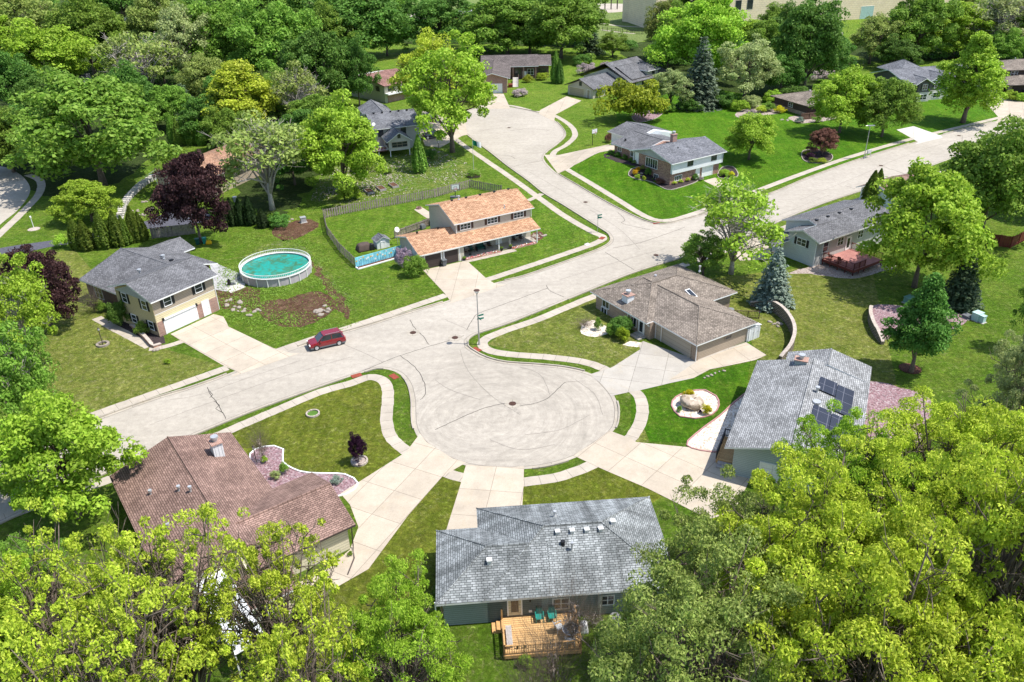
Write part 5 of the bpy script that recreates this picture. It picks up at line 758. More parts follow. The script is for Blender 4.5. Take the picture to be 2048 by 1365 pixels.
SH = [('bush', (1265, 243), 166, 128, 'yew', 'huge spreading yellow green yew behind the brick front house'), ('bush', (830, 552), 512, 46, 'mid', 'dark green bush at the garage corner of the tan house'), ('bush', (808, 535), 497, 32, 'lavender', 'lilac in pale bloom beside the flower mural'), ('shrub', (1378, 799), 779, 26, 'gold', 'golden shrub behind the boulder in the gravel bed'), ('shrub', (1412, 828), 810, 22, 'gold', 'golden shrub in front of the boulder in the gravel bed'), ('shrub', (1359, 824), 812, 13, 'mid', 'little green shrub left of the boulder'), ('shrub', (1400, 828), 820, 8, 'plum', 'tiny purple shrub beside the front golden shrub'),
('shrub', (1245, 683), 655, 32, 'yew', 'yellow green rounded shrub by the brick ranch entry'), ('shrub', (1224, 672), 648, 28, 'mid', 'green shrub left of the yellow green one by the brick ranch'), ('bush', (1240, 668), 636, 50, 'dark', 'dark evergreen bush against the brick ranch wall'), ('shrub', (1195, 660), 636, 18, 'mid', 'young staked tree in the pale gravel bed by the ranch house'),
('round', (718, 925), 868, 33, 'plum', 'small dark plum tree in a stone ring on the near lawn'), ('twiggy', (1170, 655), 641, 30, 'twig', 'dry twiggy bush by the brick ranch window'), ('shrub', (570, 947), 928, 22, 'mid', 'green shrub in the red stone bed of the brown roofed house'), ('shrub', (552, 958), 942, 24, 'pale', 'grey leaved plant in the red stone bed'), ('shrub', (530, 926), 914, 16, 'bright', 'low bright plant in the red stone bed near the lamp'), ('shrub', (672, 966), 953, 26, 'spruce', 'mint green mound at the end of the red stone bed'), ('twiggy', (528, 922), 872, 30, 'twig', 'leafless sapling in the red stone bed'),
('shrub', (123, 496), 472, 36, 'bright', 'bright round shrub by the asphalt drive left of the arborvitae row'), ('bush', (245, 650), 605, 48, 'dark', 'dark bush against the beige house side wall'), ('shrub', (285, 668), 645, 36, 'mid', 'green planter shrub under the beige house lower window'), ('twiggy', (190, 625), 592, 40, 'olive', 'reddish olive bush by the beige house front wing'), ('shrub', (208, 625), 605, 22, 'mid', 'small shrub beside the stepped walk'), ('shrub', (336, 728), 718, 16, 'bright', 'little green clump on the dry front lawn'),
('shrub', (1270, 351), 340, 12, 'orange', 'orange azalea at the tip of the black mulch bed'), ('shrub', (1276, 344), 334, 12, 'orange', 'second orange azalea by the brick front steps'), ('shrub', (1274, 360), 349, 12, 'bright', 'bright small shrub at the front of the black mulch bed'), ('shrub', (1288, 362), 352, 10, 'lime', 'lime small shrub in the black mulch bed'), ('shrub', (1296, 352), 336, 17, 'dark', 'dark round shrub by the brick gable wall'), ('shrub', (1285, 341), 330, 13, 'olive', 'olive round shrub at the brick front entry'), ('shrub', (1338, 366), 352, 14, 'dark', 'dark round shrub at the brick corner'), ('shrub', (1318, 368), 357, 22, 'copper', 'brownish spirea under the small basement window'), ('shrub', (1348, 369), 362, 14, 'lime', 'lime hosta left of the basement windows'), ('shrub', (1361, 366), 359, 13, 'lime', 'lime hosta below the basement windows'), ('shrub', (1375, 363), 356, 13, 'lime', 'lime hosta right of the basement windows'), ('shrub', (1390, 360), 348, 16, 'dark', 'dark shrub by the white side door'), ('shrub', (1402, 362), 354, 12, 'pinkish', 'pink flowering clump beside the lower drive'),
('shrub', (1222, 310), 300, 15, 'dark', 'first clipped shrub of the row along the brick wing'), ('shrub', (1235, 314), 305, 14, 'dark', 'second clipped shrub along the brick wing'), ('shrub', (1249, 319), 309, 14, 'dark', 'third clipped shrub along the brick wing'), ('shrub', (1261, 325), 316, 12, 'dark', 'fourth clipped shrub along the brick wing'), ('shrub', (1269, 328), 320, 10, 'mid', 'last clipped shrub before the brick front entry'), ('bush', (1448, 352), 340, 24, 'bright', 'yellow green bush right of the white garage'), ('shrub', (1463, 354), 344, 14, 'gold', 'golden shrub beside the white garage bush'), ('shrub', (1218, 285), 266, 20, 'copper', 'reddish shrub by the basketball hoop'),
('shrub', (1620, 318), 306, 22, 'plum', 'dark red shrub in the copper tree ring'), ('shrub', (1625, 325), 316, 24, 'arbor', 'green shrub at the front of the copper tree ring'), ('shrub', (1643, 326), 318, 26, 'yew', 'yellow green shrub in front of the copper tree'), ('shrub', (1615, 310), 302, 24, 'yew', 'yellow shrub behind in the copper tree ring'), ('bush', (725, 342), 325, 48, 'arbor', 'clipped box hedge under the side deck'), ('shrub', (775, 348), 338, 22, 'arbor', 'clipped low shrub in front of the sunroom'), ('bush', (700, 400), 372, 46, 'bright', 'bright bush left of the raised beds'), ('bush', (975, 183), 150, 26, 'bright', 'green shrub beside the brick bungalow steps'), ('shrub', (1055, 165), 150, 24, 'yew', 'yellow green round shrub right of the bungalow steps'), ('shrub', (1085, 160), 146, 28, 'yew', 'wide yellow green shrub in front of the bungalow porch'), ('bush', (1040, 192), 178, 34, 'pinkish', 'pinkish shrub on the bungalow lawn'),
('bush', (1175, 150), 128, 40, 'pinkish', 'white flowering bush behind the tan gabled garage'), ('bush', (1210, 142), 124, 28, 'pinkish', 'second white flowering bush behind the tan gabled garage'), ('shrub', (1195, 196), 182, 12, 'mid', 'shrub beside the tan gabled garage wall'), ('bush', (2020, 200), 182, 30, 'bright', 'left clipped hedge block in front of the dark brown house'), ('bush', (2040, 202), 186, 28, 'bright', 'right clipped hedge block in front of the dark brown house'), ('bush', (1545, 205), 182, 40, 'bright', 'bright shrub in the flower garden left of the low brown house'), ('bush', (1500, 215), 192, 46, 'pale', 'pale shrub in the flower garden under the willowy tree'), ('shrub', (1520, 226), 212, 24, 'lime', 'lime clump at the tip of the flower garden'), ('bush', (1650, 165), 142, 44, 'pinkish', 'blossoming bush above the low brown house'), ('bush', (860, 318), 300, 26, 'dark', 'shrub bed right of the arborvitae by the flag pole tree'),
('bush', (1535, 222), 205, 30, 'mid', 'green shrub in the middle of the flower garden'), ('bush', (1478, 222), 200, 34, 'bright', 'bright shrub at the left end of the flower garden'), ('shrub', (1558, 226), 212, 26, 'gold', 'golden shrub at the corner of the low brown house'), ('shrub', (1500, 234), 220, 22, 'pinkish', 'pink flowering clump in the flower garden'), ('bush', (1445, 215), 185, 50, 'dark', 'dark shrub at the edge of the flower garden shade'), ('shrub', (1600, 246), 234, 20, 'spruce', 'grey leaved shrub in front of the low brown house fence'), ('shrub', (1632, 245), 234, 20, 'mid', 'green shrub in front of the low brown house fence'), ('bush', (1330, 225), 205, 40, 'mid', 'green bush right of the yew bed'), ('bush', (1378, 222), 198, 44, 'dark', 'dark bush at the foot of the tall spruce'), ('bush', (1165, 130), 108, 40, 'dark', 'dark scrub behind the lawn of the tan gabled house'), ('bush', (1255, 100), 80, 44, 'dark', 'dark scrub below the school footpath'), ('bush', (1590, 200), 172, 60, 'dark', 'shaded scrub above the low brown house'), ('twiggy', (1110, 1440), 1290, 80, 'twig', 'pinkish budding shrub in front of the cedar deck'), ('twiggy', (1225, 1470), 1290, 80, 'twig', 'pale budding shrub right of the cedar deck corner'), ('twiggy', (1060, 1480), 1335, 60, 'twig', 'budding shrub at the bottom edge below the deck'), ('twiggy', (1145, 1300), 1205, 50, 'pinkish', 'pink budding sapling leaning over the patio table'), ('twiggy', (1185, 1252), 1225, 40, 'pinkish', 'small pink flowering shrub against the dark green wall'), ('shrub', (1052, 1335), 1310, 30, 'bright', 'bright green weed clump under the deck railing'), ('shrub', (1875, 640), 628, 20, 'mid', 'small green plant in the right stone bed'), ('shrub', (1905, 652), 645, 14, 'bright', 'bright plant near the pale utility boxes'), ('shrub', (700, 1112), 1104, 12, 'mid', 'small plant by the brown roofed garage wall'), ('bush', (560, 452), 430, 50, 'dark', 'shaded shrub by the stone edging behind the pool'), ('shrub', (1968, 490), 470, 24, 'mid', 'shrub by the dark red fence')]
for k, b, tp, w_, lf, lb in SH: tree(k, b, tp, w_, lf, lb, 'shrub' if k != 'round' else 'tree', name='plum_tree' if k == 'round' else None)

def undergrowth(polys, n, label):
    r = np.random.default_rng(5); P = []
    for poly, z1 in polys:
        Q = [PX(*q, 0) for q in poly]; xs = [q.x for q in Q]; ys = [q.y for q in Q]; k = 0
        while k < n:
            x, y = r.uniform(min(xs), max(xs)), r.uniform(min(ys), max(ys)); ins = False
            for i in range(len(Q)):
                a, b = Q[i], Q[i-1]
                if (a.y > y) != (b.y > y) and x < (b.x-a.x)*(y-a.y)/(b.y-a.y)+a.x: ins = not ins
            k += 1
            if ins: P.append((x, y, r.uniform(.4, z1), r.uniform(.6, 1.5)))
    P = np.array(P); m = 42; idx = np.repeat(np.arange(len(P)), m); v = unit(r.normal(size=(len(idx), 3))); v[:, 2] = abs(v[:, 2]); pos = P[idx, :3]*np.array([1, 1, .55])+v*P[idx, 3:4]
    me = quads('undergrowth', pos, v+r.normal(size=v.shape)*.5, .5, .34, 'leaf_dark', r); o = link(bpy.data.objects.new('undergrowth', me)); tag(o, label, 'undergrowth', kind='stuff')
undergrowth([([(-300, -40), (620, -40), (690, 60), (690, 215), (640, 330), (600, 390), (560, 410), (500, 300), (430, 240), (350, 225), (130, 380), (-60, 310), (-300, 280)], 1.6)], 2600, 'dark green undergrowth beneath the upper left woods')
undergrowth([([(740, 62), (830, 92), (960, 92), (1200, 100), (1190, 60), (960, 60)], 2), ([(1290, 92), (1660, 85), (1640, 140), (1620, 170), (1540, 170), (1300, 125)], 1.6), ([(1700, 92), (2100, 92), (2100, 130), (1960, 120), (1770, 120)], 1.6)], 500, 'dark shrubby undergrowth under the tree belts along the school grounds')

def tufts(poly, n, mats, label, s=.22):
    r = np.random.default_rng(8); Q = [PX(*q, 0) for q in poly]; xs = [q.x for q in Q]; ys = [q.y for q in Q]; P = []
    c = np.stack([r.uniform(min(xs), max(xs), 60), r.uniform(min(ys), max(ys), 60)], 1)
    for k in range(n*3):
        b = c[r.integers(60)]; x, y = b+r.normal(size=2)*1.6; ins = False
        for i in range(len(Q)):
            a, e = Q[i], Q[i-1]
            if (a.y > y) != (e.y > y) and x < (e.x-a.x)*(y-a.y)/(e.y-a.y)+a.x: ins = not ins
        if ins: P.append((x, y, .05+r.random()*.06))
    P = np.array(P); me = quads('weed_tufts', P, np.stack([r.normal(size=len(P))*.5, r.normal(size=len(P))*.5, np.ones(len(P))], 1), s, s*.6, mats, r); tag(link(bpy.data.objects.new('weed_tufts', me)), label, 'weeds', kind='stuff')
tufts([(440, 520), (470, 470), (560, 470), (640, 490), (730, 640), (690, 660), (560, 690), (450, 640), (430, 600)], 5000, 'leaf_mid', 'patchy green weeds in the soil around the pool')
tufts([(650, 330), (880, 300), (960, 340), (940, 365), (660, 415), (620, 400)], 900, 'stone_pale', 'pale dry thatch scattered on the lawn by the raised beds', .3)
# ------------------------------------------------------------------ things in the yards
def at(h, x, y, z=0): a = h.r.rotation_euler.z; l = h.r.location; return Vector((l.x+x*cos(a)-y*sin(a), l.y+x*sin(a)+y*cos(a), l.z+z))
def ang(h, d=0): return h.r.rotation_euler.z+R_(d)
# fences
def fence(name, label, pts, hh, mat, board=.14, gap=.05, cat='fence', post=True):
    P = [PX(*p) for p in pts]; o = P[0]; r = thing(name, label, cat, o); pm = None
    for i in range(len(P)-1):
        A, B = P[i]-o, P[i+1]-o; L = (B-A).length; d = (B-A)/L; nr = Vector((-d.y, d.x, 0)); k = 0.; b = MB()
        def bar(c0, c1, z0, z1, t, off):
            n0 = nr*(off-t); n1 = nr*(off+t); a0 = Vector((0, 0, z0)); a1 = Vector((0, 0, z1))
            b.add([c0+n0+a0, c1+n0+a0, c1+n1+a0, c0+n1+a0, c0+n0+a1, c1+n0+a1, c1+n1+a1, c0+n1+a1], [(3, 2, 1, 0), (4, 5, 6, 7), (0, 1, 5, 4), (1, 2, 6, 5), (2, 3, 7, 6), (3, 0, 4, 7)])
        while k < L-board*.5: zz = hh*random.uniform(.96, 1.0); bar(A+d*k, A+d*min(L, k+board), .05, zz, .012, .03 if int(k/(board+gap)) % 2 else .06); k += board+gap
        for zr in (.3, hh-.25): bar(A, B, zr, zr+.09, .02, -.01)
        b.build('picket_panel', mat, r); k = 0
        while post and k < L-.2:
            p = A+d*k
            if pm is None: q = MB().box(-.06, .06, -.06, .06, 0, hh+.06).build('post', mat, r); pm = q
            else: q = link(pm.copy()); q.parent = r
            q.location = p; k += 2.45
    return r
fence('wooden_fence', 'long weathered picket fence around the back yard of the tan house', [(1003, 388), (940, 376), (870, 395), (780, 412), (700, 426), (648, 437), (655, 470), (680, 505), (712, 536)], 1.65, 'fence_wood', .24, .2)
fence('wooden_fence', 'short weathered fence behind the orange garage roof', [(790, 478), (860, 452)], 1.4, 'fence_wood'); fence('wooden_fence', 'low brown fence in front of the low brown house', [(1601, 241), (1672, 233)], 1.6, 'fence_brown', .2, .01)
fence('wooden_fence', 'dark red fence at the right edge behind the big yard', [(1925, 484), (2020, 497), (2075, 470)], 1.9, 'fence_red', .3, .01); fence('wooden_fence', 'weathered board fence beside the purple maple and asphalt drive', [(305, 478), (345, 474), (392, 468)], 1.9, 'fence_wood', .2, .012)
# mural panel
A, B = PX(712, 536), PX(804, 510); r = thing('mural_panel', 'flower mural painted on the turquoise fence panels beside the orange garage', 'mural', A, math.atan2(B.y-A.y, B.x-A.x)); L = (B-A).length
MB().box(0, L, -.03, .03, .1, 1.6).build('panel', 'mural_blue', r); fl = MB(); fy = MB(); fs_ = MB(); fr_ = MB(); rr = random.Random(3)
for k in range(20):
    x = .25+k*(L-.5)/19+rr.uniform(-.1, .1); z = rr.uniform(.6, 1.38); fs_.box(x-.025, x+.025, -.042, -.03, .12, z)
    m, n = (fl, 6) if k % 3 else (fy, 7); ra = rr.uniform(.13, .2)
    m.add([(x+ra*cos(i*pi/n)*(1.0 if i % 2 else .6), -.046-.002*(k % 2), z+ra*sin(i*pi/n)*(1.0 if i % 2 else .6)) for i in range(2*n)], [tuple(range(2*n))]); fr_.add([(x+.035*cos(i), -.052, z+.035*sin(i)) for i in range(6)], [tuple(range(6))])
    for s in (-1, 1): fs_.add([(x, -.044, z*.45), (x+s*.12, -.044, z*.6), (x+s*.04, -.044, z*.5)], [(0, 1, 2)])
for m, n, mt in ((fl, 'white_flowers', 'mural_white'), (fy, 'yellow_flowers', 'mural_yellow'), (fs_, 'stems', 'mural_dark'), (fr_, 'flower_centres', 'mural_red')): m.build(n, mt, r)
MB().box(-.1, L+.2, -.9, -.75, 0, .18).box(-.1, .05, -.9, 0, 0, .18).build('bed_edging', 'trim_white', r); MB().box(.0, L, -.74, -.04, 0, .08).build('soil', 'mulch', r)
# pool
pc_ = PX(551, 531, 1.3); pd = proj(pc_)[2]; PR = 68.5*pd/F; r = thing('swimming_pool', 'round above ground swimming pool with turquoise water and white rim', 'pool', (pc_.x, pc_.y, 0))
MB().ring(0, 0, 0, 1.25, PR-.12, PR-.02, 48).build('wall', 'pool_wall', r); MB().cyl(0, 0, .9, 1.08, PR-.1, 48).build('water', 'pool_water', r); MB().ring(0, 0, 1.25, 1.32, PR-.2, PR+.12, 48).build('rim', 'vinyl', r)
for k in range(20): a = 2*pi*k/20; x, y = PR*cos(a), PR*sin(a); o = MB().tube([(x*1.005, y*1.005, 0), (x*1.005, y*1.005, 1.25)], .085, 6).build('upright', 'vinyl', r)
m = MB()
for k in range(120):
    a = 2*pi*k/120
    if -1.1 < math.sin(a-.3): x, y = (PR+.05)*cos(a), (PR+.05)*sin(a); m.tube([(x, y, 1.3), (x, y, 1.85)], .022, 4)
m.ring(0, 0, 1.82, 1.88, PR+.02, PR+.09, 48); m.ring(0, 0, 1.42, 1.46, PR+.03, PR+.07, 48); m.build('pool_fence', 'vinyl', r)
m = MB()
for s in (-.25, .25): m.tube([(-PR-.5, s, 0), (-PR-.1, s, 1.6), (-PR+.3, s, 1.5), (-PR+.4, s, .9)], .03, 5)
for k in range(4): m.box(-PR-.45+k*.1, -PR-.3+k*.1, -.25, .25, .25+k*.3, .3+k*.3)
m.build('ladder', 'vinyl', r, loc=None)
p = PX(459, 571); r = thing('pool_pump', 'small black pool pump and filter on the concrete pad', 'pump', p+Vector((0, 0, .05)), .3); MB().cyl(0, 0, .1, .75, .24, 14).cyl(0, 0, .75, .9, .12, 10).build('filter_tank', 'black', r); MB().tube([(.25, 0, .2), (.75, 0, .2)], .13, 10).box(.1, .9, -.15, .15, 0, .07).build('motor', 'plastic_grey', r); MB().tube([(0, .2, .6), (.2, .8, .3), (1.6, 1.6, .1)], .035, 6).build('hose', 'black', r)
p = PX(395, 480)
# street lamps and signs
def lamp(px, top, label, head='globe', group='street lamps'):
    p = PX(*px); H = hgt(p, top); r = thing('street_lamp', label, 'street lamp', p, 0, group); MB().tube([(0, 0, 0), (0, 0, H)], [.1, .055], 10).build('pole', 'metal_grey', r); MB().cyl(0, 0, 0, .25, .16, 12, .12).build('base', 'metal_grey', r)
    if head == 'globe': b = MB().cyl(0, 0, H, H+.12, .1, 12, .2).cyl(0, 0, H+.45, H+.5, .38, 14, .3).build('lamp_head', 'iron', r); MB().cyl(0, 0, H+.12, H+.45, .2, 14, .34).build('lens', 'lamp_lens', b)
    else: b = MB().tube([(0, 0, H), (-.2, 0, H+.12), (-.9, 0, H+.15)], .05, 6).box(-.5, .9, -.2, .2, H+.05, H+.2).build('lamp_head', 'metal_grey', r); MB().box(-.4, .8, -.15, .15, H+.02, H+.05).build('lens', 'lamp_lens', b)
    return r, H
def blades(r, z, w=.75):
    for i, (a, dz) in enumerate(((.4, 0), (-1.0, .22), (.45, .44))):
        m = MB(); c, s = cos(a), sin(a); q = Vector((-s, c, 0))*.012; v = []
        for x in (-w*.15, w): v += [Vector((x*c, x*s, z+dz))-q, Vector((x*c, x*s, z+dz))+q, Vector((x*c, x*s, z+dz+.2))+q, Vector((x*c, x*s, z+dz+.2))-q]
        m.add(v, [(0, 1, 2, 3), (7, 6, 5, 4), (0, 4, 5, 1), (1, 5, 6, 2), (2, 6, 7, 3), (3, 7, 4, 0)]); o = m.build('street_name_blade', 'sign_green', r); t = MB(); k = .02
        while k < w-.1: t.add([Vector((x*c, x*s, z+dz+zz))+q*sg*1.3 for x, zz in ((k, .06), (k+.05, .06), (k+.05, .14), (k, .14))] if (sg := (-1 if c > 0 else 1)) else [], [(0, 1, 2, 3)]); k += .085
r, H = lamp((958.5, 690), 588, 'tall street lamp with green street name signs at the near cul-de-sac mouth'); blades(r, hgt((PX(958.5, 690)), 640))
lamp((1728, 318), 253, 'leaning flat headed street lamp by the upper right sidewalk', 'flat')
p = PX(1195, 466); H = hgt(p, 430); r = thing('street_sign', 'green street name sign post on the tan house corner', 'street sign', p); MB().tube([(0, 0, 0), (0, 0, H)], .035, 6).build('pole', 'metal_grey', r); blades(r, H-.65)
r = thing('utility_stand', 'grey tubular frame with box at the foot of the leaning street lamp', 'utility stand', PX(1736, 316), .5); m = MB()
for x in (-.6, .6): m.tube([(x, 0, 0), (x, 0, 1.7)], .05, 6)
m.tube([(-.6, 0, 1.65), (.6, 0, 1.65)], .05, 6).tube([(-.6, 0, .9), (.6, 0, .9)], .04, 6); m.build('frame', 'metal_galv', r); MB().box(-.45, .45, -.15, .15, .95, 1.5).build('cabinet', 'metal_galv', r)
def yardlamp(px, top, label, mat='black', ring=False):
    p = PX(*px); H = hgt(p, top); r = thing('lamp_post', label, 'lamp post', p, 0); MB().tube([(0, 0, 0), (0, 0, H-.3)], .05, 8).build('post', mat, r); b = MB().cyl(0, 0, H-.3, H-.26, .14, 8).cyl(0, 0, H-.05, H+.08, .17, 8, .03).build('lantern', mat, r); MB().cyl(0, 0, H-.26, H-.05, .11, 8).build('lens', 'lamp_lens', b)
    if ring: MB().ring(0, 0, 0, .22, .5, .8, 24).build('stone_ring', 'stone', r)
yardlamp((206, 690), 657, 'garden lamp post in a stone ring on the dry lawn', 'trim_dark', True); yardlamp((513, 925), 893, 'lamp post in the red stone bed beside the brown roofed house', 'trim_dark'); yardlamp((68, 457), 433, 'white lamp post on the grass by the small grey cul-de-sac', 'trim_white'); MB().cyl(0, 0, 0, .06, .8, 18).build('mulch_ring', 'stone_pale', sc.objects[-1]) if 0 else None
yardlamp((877, 297), 283, 'dark lamp post in the lawn right of the grey two storey house')
# flag pole
p = PX(948, 352); H = hgt(p, 280); r = thing('flag_pole', 'flag pole with green and white flag in a round stone planter', 'flag pole', p, .0); MB().tube([(0, 0, 0), (0, 0, H)], [.06, .035], 8).cyl(0, 0, H, H+.12, .08, 8).build('pole', 'metal_galv', r)
m = MB(); vv = []
for i in range(9):
    x = i*.2; vv += [(x, .12*sin(x*4), H-.1-.28*x), (x+.1, .12*sin(x*4), H-1.1-.35*x)]
m.add(vv, [(2*i, 2*i+1, 2*i+3, 2*i+2) for i in range(8)]); m.mi = [0, 0, 0, 0, 1, 1, 1, 1]; m.build('flag', ['flag_green', 'trim_white'], r)
MB().ring(0, 0, 0, .45, 1.05, 1.4, 28).build('planter_ring', 'brick_red', r); MB().cyl(0, 0, .0, .35, 1.06, 24).build('soil', 'mulch', r)
tree('shrub', (948, 353), 340, 34, 'mid', 'green leafy plants filling the round planter of the flag pole', 'plants', name='planter_plants')
# basketball hoops
def hoop(px, top, label, rz_, mat='trim_white'):
    p = PX(*px); H = hgt(p, top)-.4; r = thing('basketball_hoop', label, 'basketball hoop', p, rz_); MB().tube([(0, 0, 0), (0, 0, H-.9), (0, -.5, H-.3)], .07, 8).build('pole', 'black', r); b = MB().prism([(-.75, -.62), (.75, -.62), (.75, -.56), (-.75, -.56)], H-.6, H+.35).build('backboard', mat, r)
    m = MB(); 
    for (x0, x1, z0, z1) in ((-.75, .75, .29, .35), (-.75, .75, -.6, -.54), (-.75, -.69, -.6, .35), (.69, .75, -.6, .35), (-.3, .3, -.1, -.05), (-.3, -.25, -.45, -.1), (.25, .3, -.45, -.1)): m.box(x0, x1, -.635, -.62, H+z0, H+z1)
    m.build('board_lines', 'black', b); MB().ring(0, -.95, H-.4, H-.36, .2, .24, 16).build('rim', 'tail_red', r); q = MB()
    for k in range(10): a = 2*pi*k/10; q.tube([(.22*cos(a), -.95+.22*sin(a), H-.4), (.12*cos(a+.3), -.95+.12*sin(a+.3), H-.8)], .012, 3)
    q.build('net', 'net', r); return r
r = hoop((1185, 291), 257, 'basketball hoop beside the side driveway of the brick front house', .6); r = hoop((911, 396), 367, 'basketball hoop in the fenced back yard of the tan house', .2); MB().box(-.9, .9, -.2, .6, 0, .25).build('base_tank', 'plastic_grey', r)
# raised beds, planters, stones
for i, (px, l) in enumerate([((738, 385), 'left raised garden bed in front of the sunroom'), ((762, 379), 'middle raised garden bed in front of the sunroom'), ((787, 373), 'right raised garden bed in front of the sunroom')]):
    r = thing('raised_bed', l, 'garden bed', PX(*px), R_(118), 'raised garden beds'); m = MB(); 
    for a in ((-1.3, 1.3, -.65, -.58), (-1.3, 1.3, .58, .65), (-1.3, -1.23, -.58, .58), (1.23, 1.3, -.58, .58)): m.box(*a, 0, .42)
    m.build('frame', 'wood_grey', r); MB().box(-1.22, 1.22, -.57, .57, .05, .34).build('soil', 'mulch', r); q = MB(); rr = random.Random(i)
    for k in range(22): q.add([(x+rr.uniform(-.12, .12), y+rr.uniform(-.12, .12), .36+rr.random()*.2) for x, y in [(rr.uniform(-1.1, 1.1), rr.uniform(-.5, .5))]*3], [(0, 1, 2)])
    q.build('seedlings', 'leaf_mid', r)
    if i < 2:
        t = MB()
        for x in (1.25,): 
            for y in (-.6, 0, .6): t.tube([(x, y, 0), (x, y, 1.7)], .03, 4)
            for z in (.8, 1.2, 1.65): t.tube([(x, -.6, z), (x, .6, z)], .025, 4)
        t.build('trellis', 'wood_grey', r)
def rock(seed, rad, mat, sub=2, rough=.25):
    bm = bmesh.new(); bmesh.ops.create_icosphere(bm, subdivisions=sub, radius=rad); r = np.random.default_rng(seed); f = r.normal(size=(6, 3))*1.6/rad; a = r.uniform(0, 6, 6)
    for v in bm.verts: v.co *= 1+rough*sum(sin(v.co.dot(Vector(f[i]))+a[i]) for i in range(6))/3; v.co.z *= .62
    me = bpy.data.meshes.new('rock'); bm.to_mesh(me); bm.free(); me.materials.append(M[mat]); return me
o = link(bpy.data.objects.new('boulder', rock(3, .95, 'boulder', 4, .34))); o.location = PX(1384, 812)+Vector((0, 0, .45)); tag(o, 'large tan boulder in the oval gravel bed', 'boulder')
RK = [rock(i, .24, 'stone', 2, .4) for i in range(4)]
def rocks(pts, label, group, s=(.6, 1.3), n=1, sp=.5, cat='stone'):
    rr = random.Random(len(label)); k = 0
    for q in pts:
        for _ in range(n):
            p = PX(*q)+Vector((rr.uniform(-sp, sp), rr.uniform(-sp, sp), .05)); o = link(bpy.data.objects.new('rock', RK[k % 4])); k += 1; o.location = p; f = rr.uniform(*s); o.scale = (f*1.4, f, f); o.rotation_euler = (0, 0, rr.uniform(0, 6)); tag(o, label, cat, group)
rocks([(455, 612), (470, 618), (485, 622), (500, 628), (512, 622), (475, 605), (460, 600), (640, 617), (655, 622), (648, 628), (635, 625)], 'one of the loose pale stones around the bare soil by the pool', 'stones at the bare soil', n=3, sp=.6)
rocks([(548, 448), (565, 444), (580, 442), (560, 452)], 'one of the flat stones of the edging behind the pool', 'stone edging behind the pool', n=4, sp=.8); rocks([(268, 424), (285, 430), (292, 405), (305, 398), (318, 392), (300, 420), (325, 412)], 'one of the stones of the terrace above the asphalt drive', 'stone terrace', n=4, sp=.7); rocks([(1448, 742), (1440, 745), (1432, 748), (1424, 752), (1416, 754), (1408, 757)], 'one of the dark stones edging the side patio of the ranch house', 'dark edging stones', (.4, .6), sp=.1); rocks([(1548, 646), (1556, 650)], 'one of the pale stones ringing the fire spot behind the ranch house', 'fire spot stones', (.5, .9), n=4, sp=.5); rocks([(305, 704), (308, 700)], 'pale boulder at the corner of the beige house planter', 'corner planter stones', (.8, 1.2))
rocks([(1285, 352), (1280, 348)], 'pale stone of the steps in the brick front garden', 'brick front garden stones', (.7, 1), n=2, sp=.4); rocks([(865, 300), (880, 305), (893, 312), (900, 322)], 'stone edging the shrub bed by the flag pole tree', 'shrub bed stones', (.5, .9), n=3, sp=.5); rocks([(1570, 242), (1600, 247), (1640, 244), (1480, 235), (1510, 232), (1655, 165), (1680, 160)], 'one of the pale stones at the garden of the low brown house', 'garden stones of the brown house', n=3, sp=.9)
def stonering(name, label, px, R, cat='stone ring', mat='stone', h=.2, fill='gravel_pink'):
    r = thing(name, label, cat, PX(*px)+Vector((0, 0, .01))); m = MB(); n = int(2*pi*R/.32)
    for k in range(n):
        a0, a1 = 2*pi*(k+.06)/n, 2*pi*(k+.94)/n; v = [(R*f*cos(a), R*f*sin(a), z) for z in (0, h) for f in (.8, 1) for a in (a0, a1)]; m.add(v, [(0, 1, 3, 2), (4, 6, 7, 5), (0, 4, 5, 1), (2, 3, 7, 6), (0, 2, 6, 4), (1, 5, 7, 3)])
    m.build('stones', mat, r); MB().cyl(0, 0, 0, .06, R*.82, 24).build('fill', fill, r)
stonering('tree_ring', 'pale stone ring around the small dark plum tree', (719, 924), .85, mat='stone_pale'); stonering('tree_ring', 'small stone ring planter in the near lawn below main street', (626, 829), .75, mat='stone_pale', fill='leaf_dark'); stonering('fire_pit', 'round stone fire pit on the lawn at the top', (724, 124), 1.3, 'fire pit', 'stone', .4, 'mulch_black'); stonering('tree_ring', 'brown mulch ring at the foot of the dark narrow tree', (1820, 738), 1.2, fill='mulch', h=.05, mat='mulch'); stonering('tree_ring', 'pale mulch ring round the white lamp post', (68, 459), 1.0, fill='stone_pale', h=.05, mat='stone_pale')
stonering('fire_pit', 'small red fire ring on the patio slab behind the tan house', (838, 418), .5, 'fire ring', 'brick_red', .3, 'mulch_black'); sheet('patio', [(828, 420), (842, 414), (860, 425), (858, 440)], 'concrete_drive', .02, False)
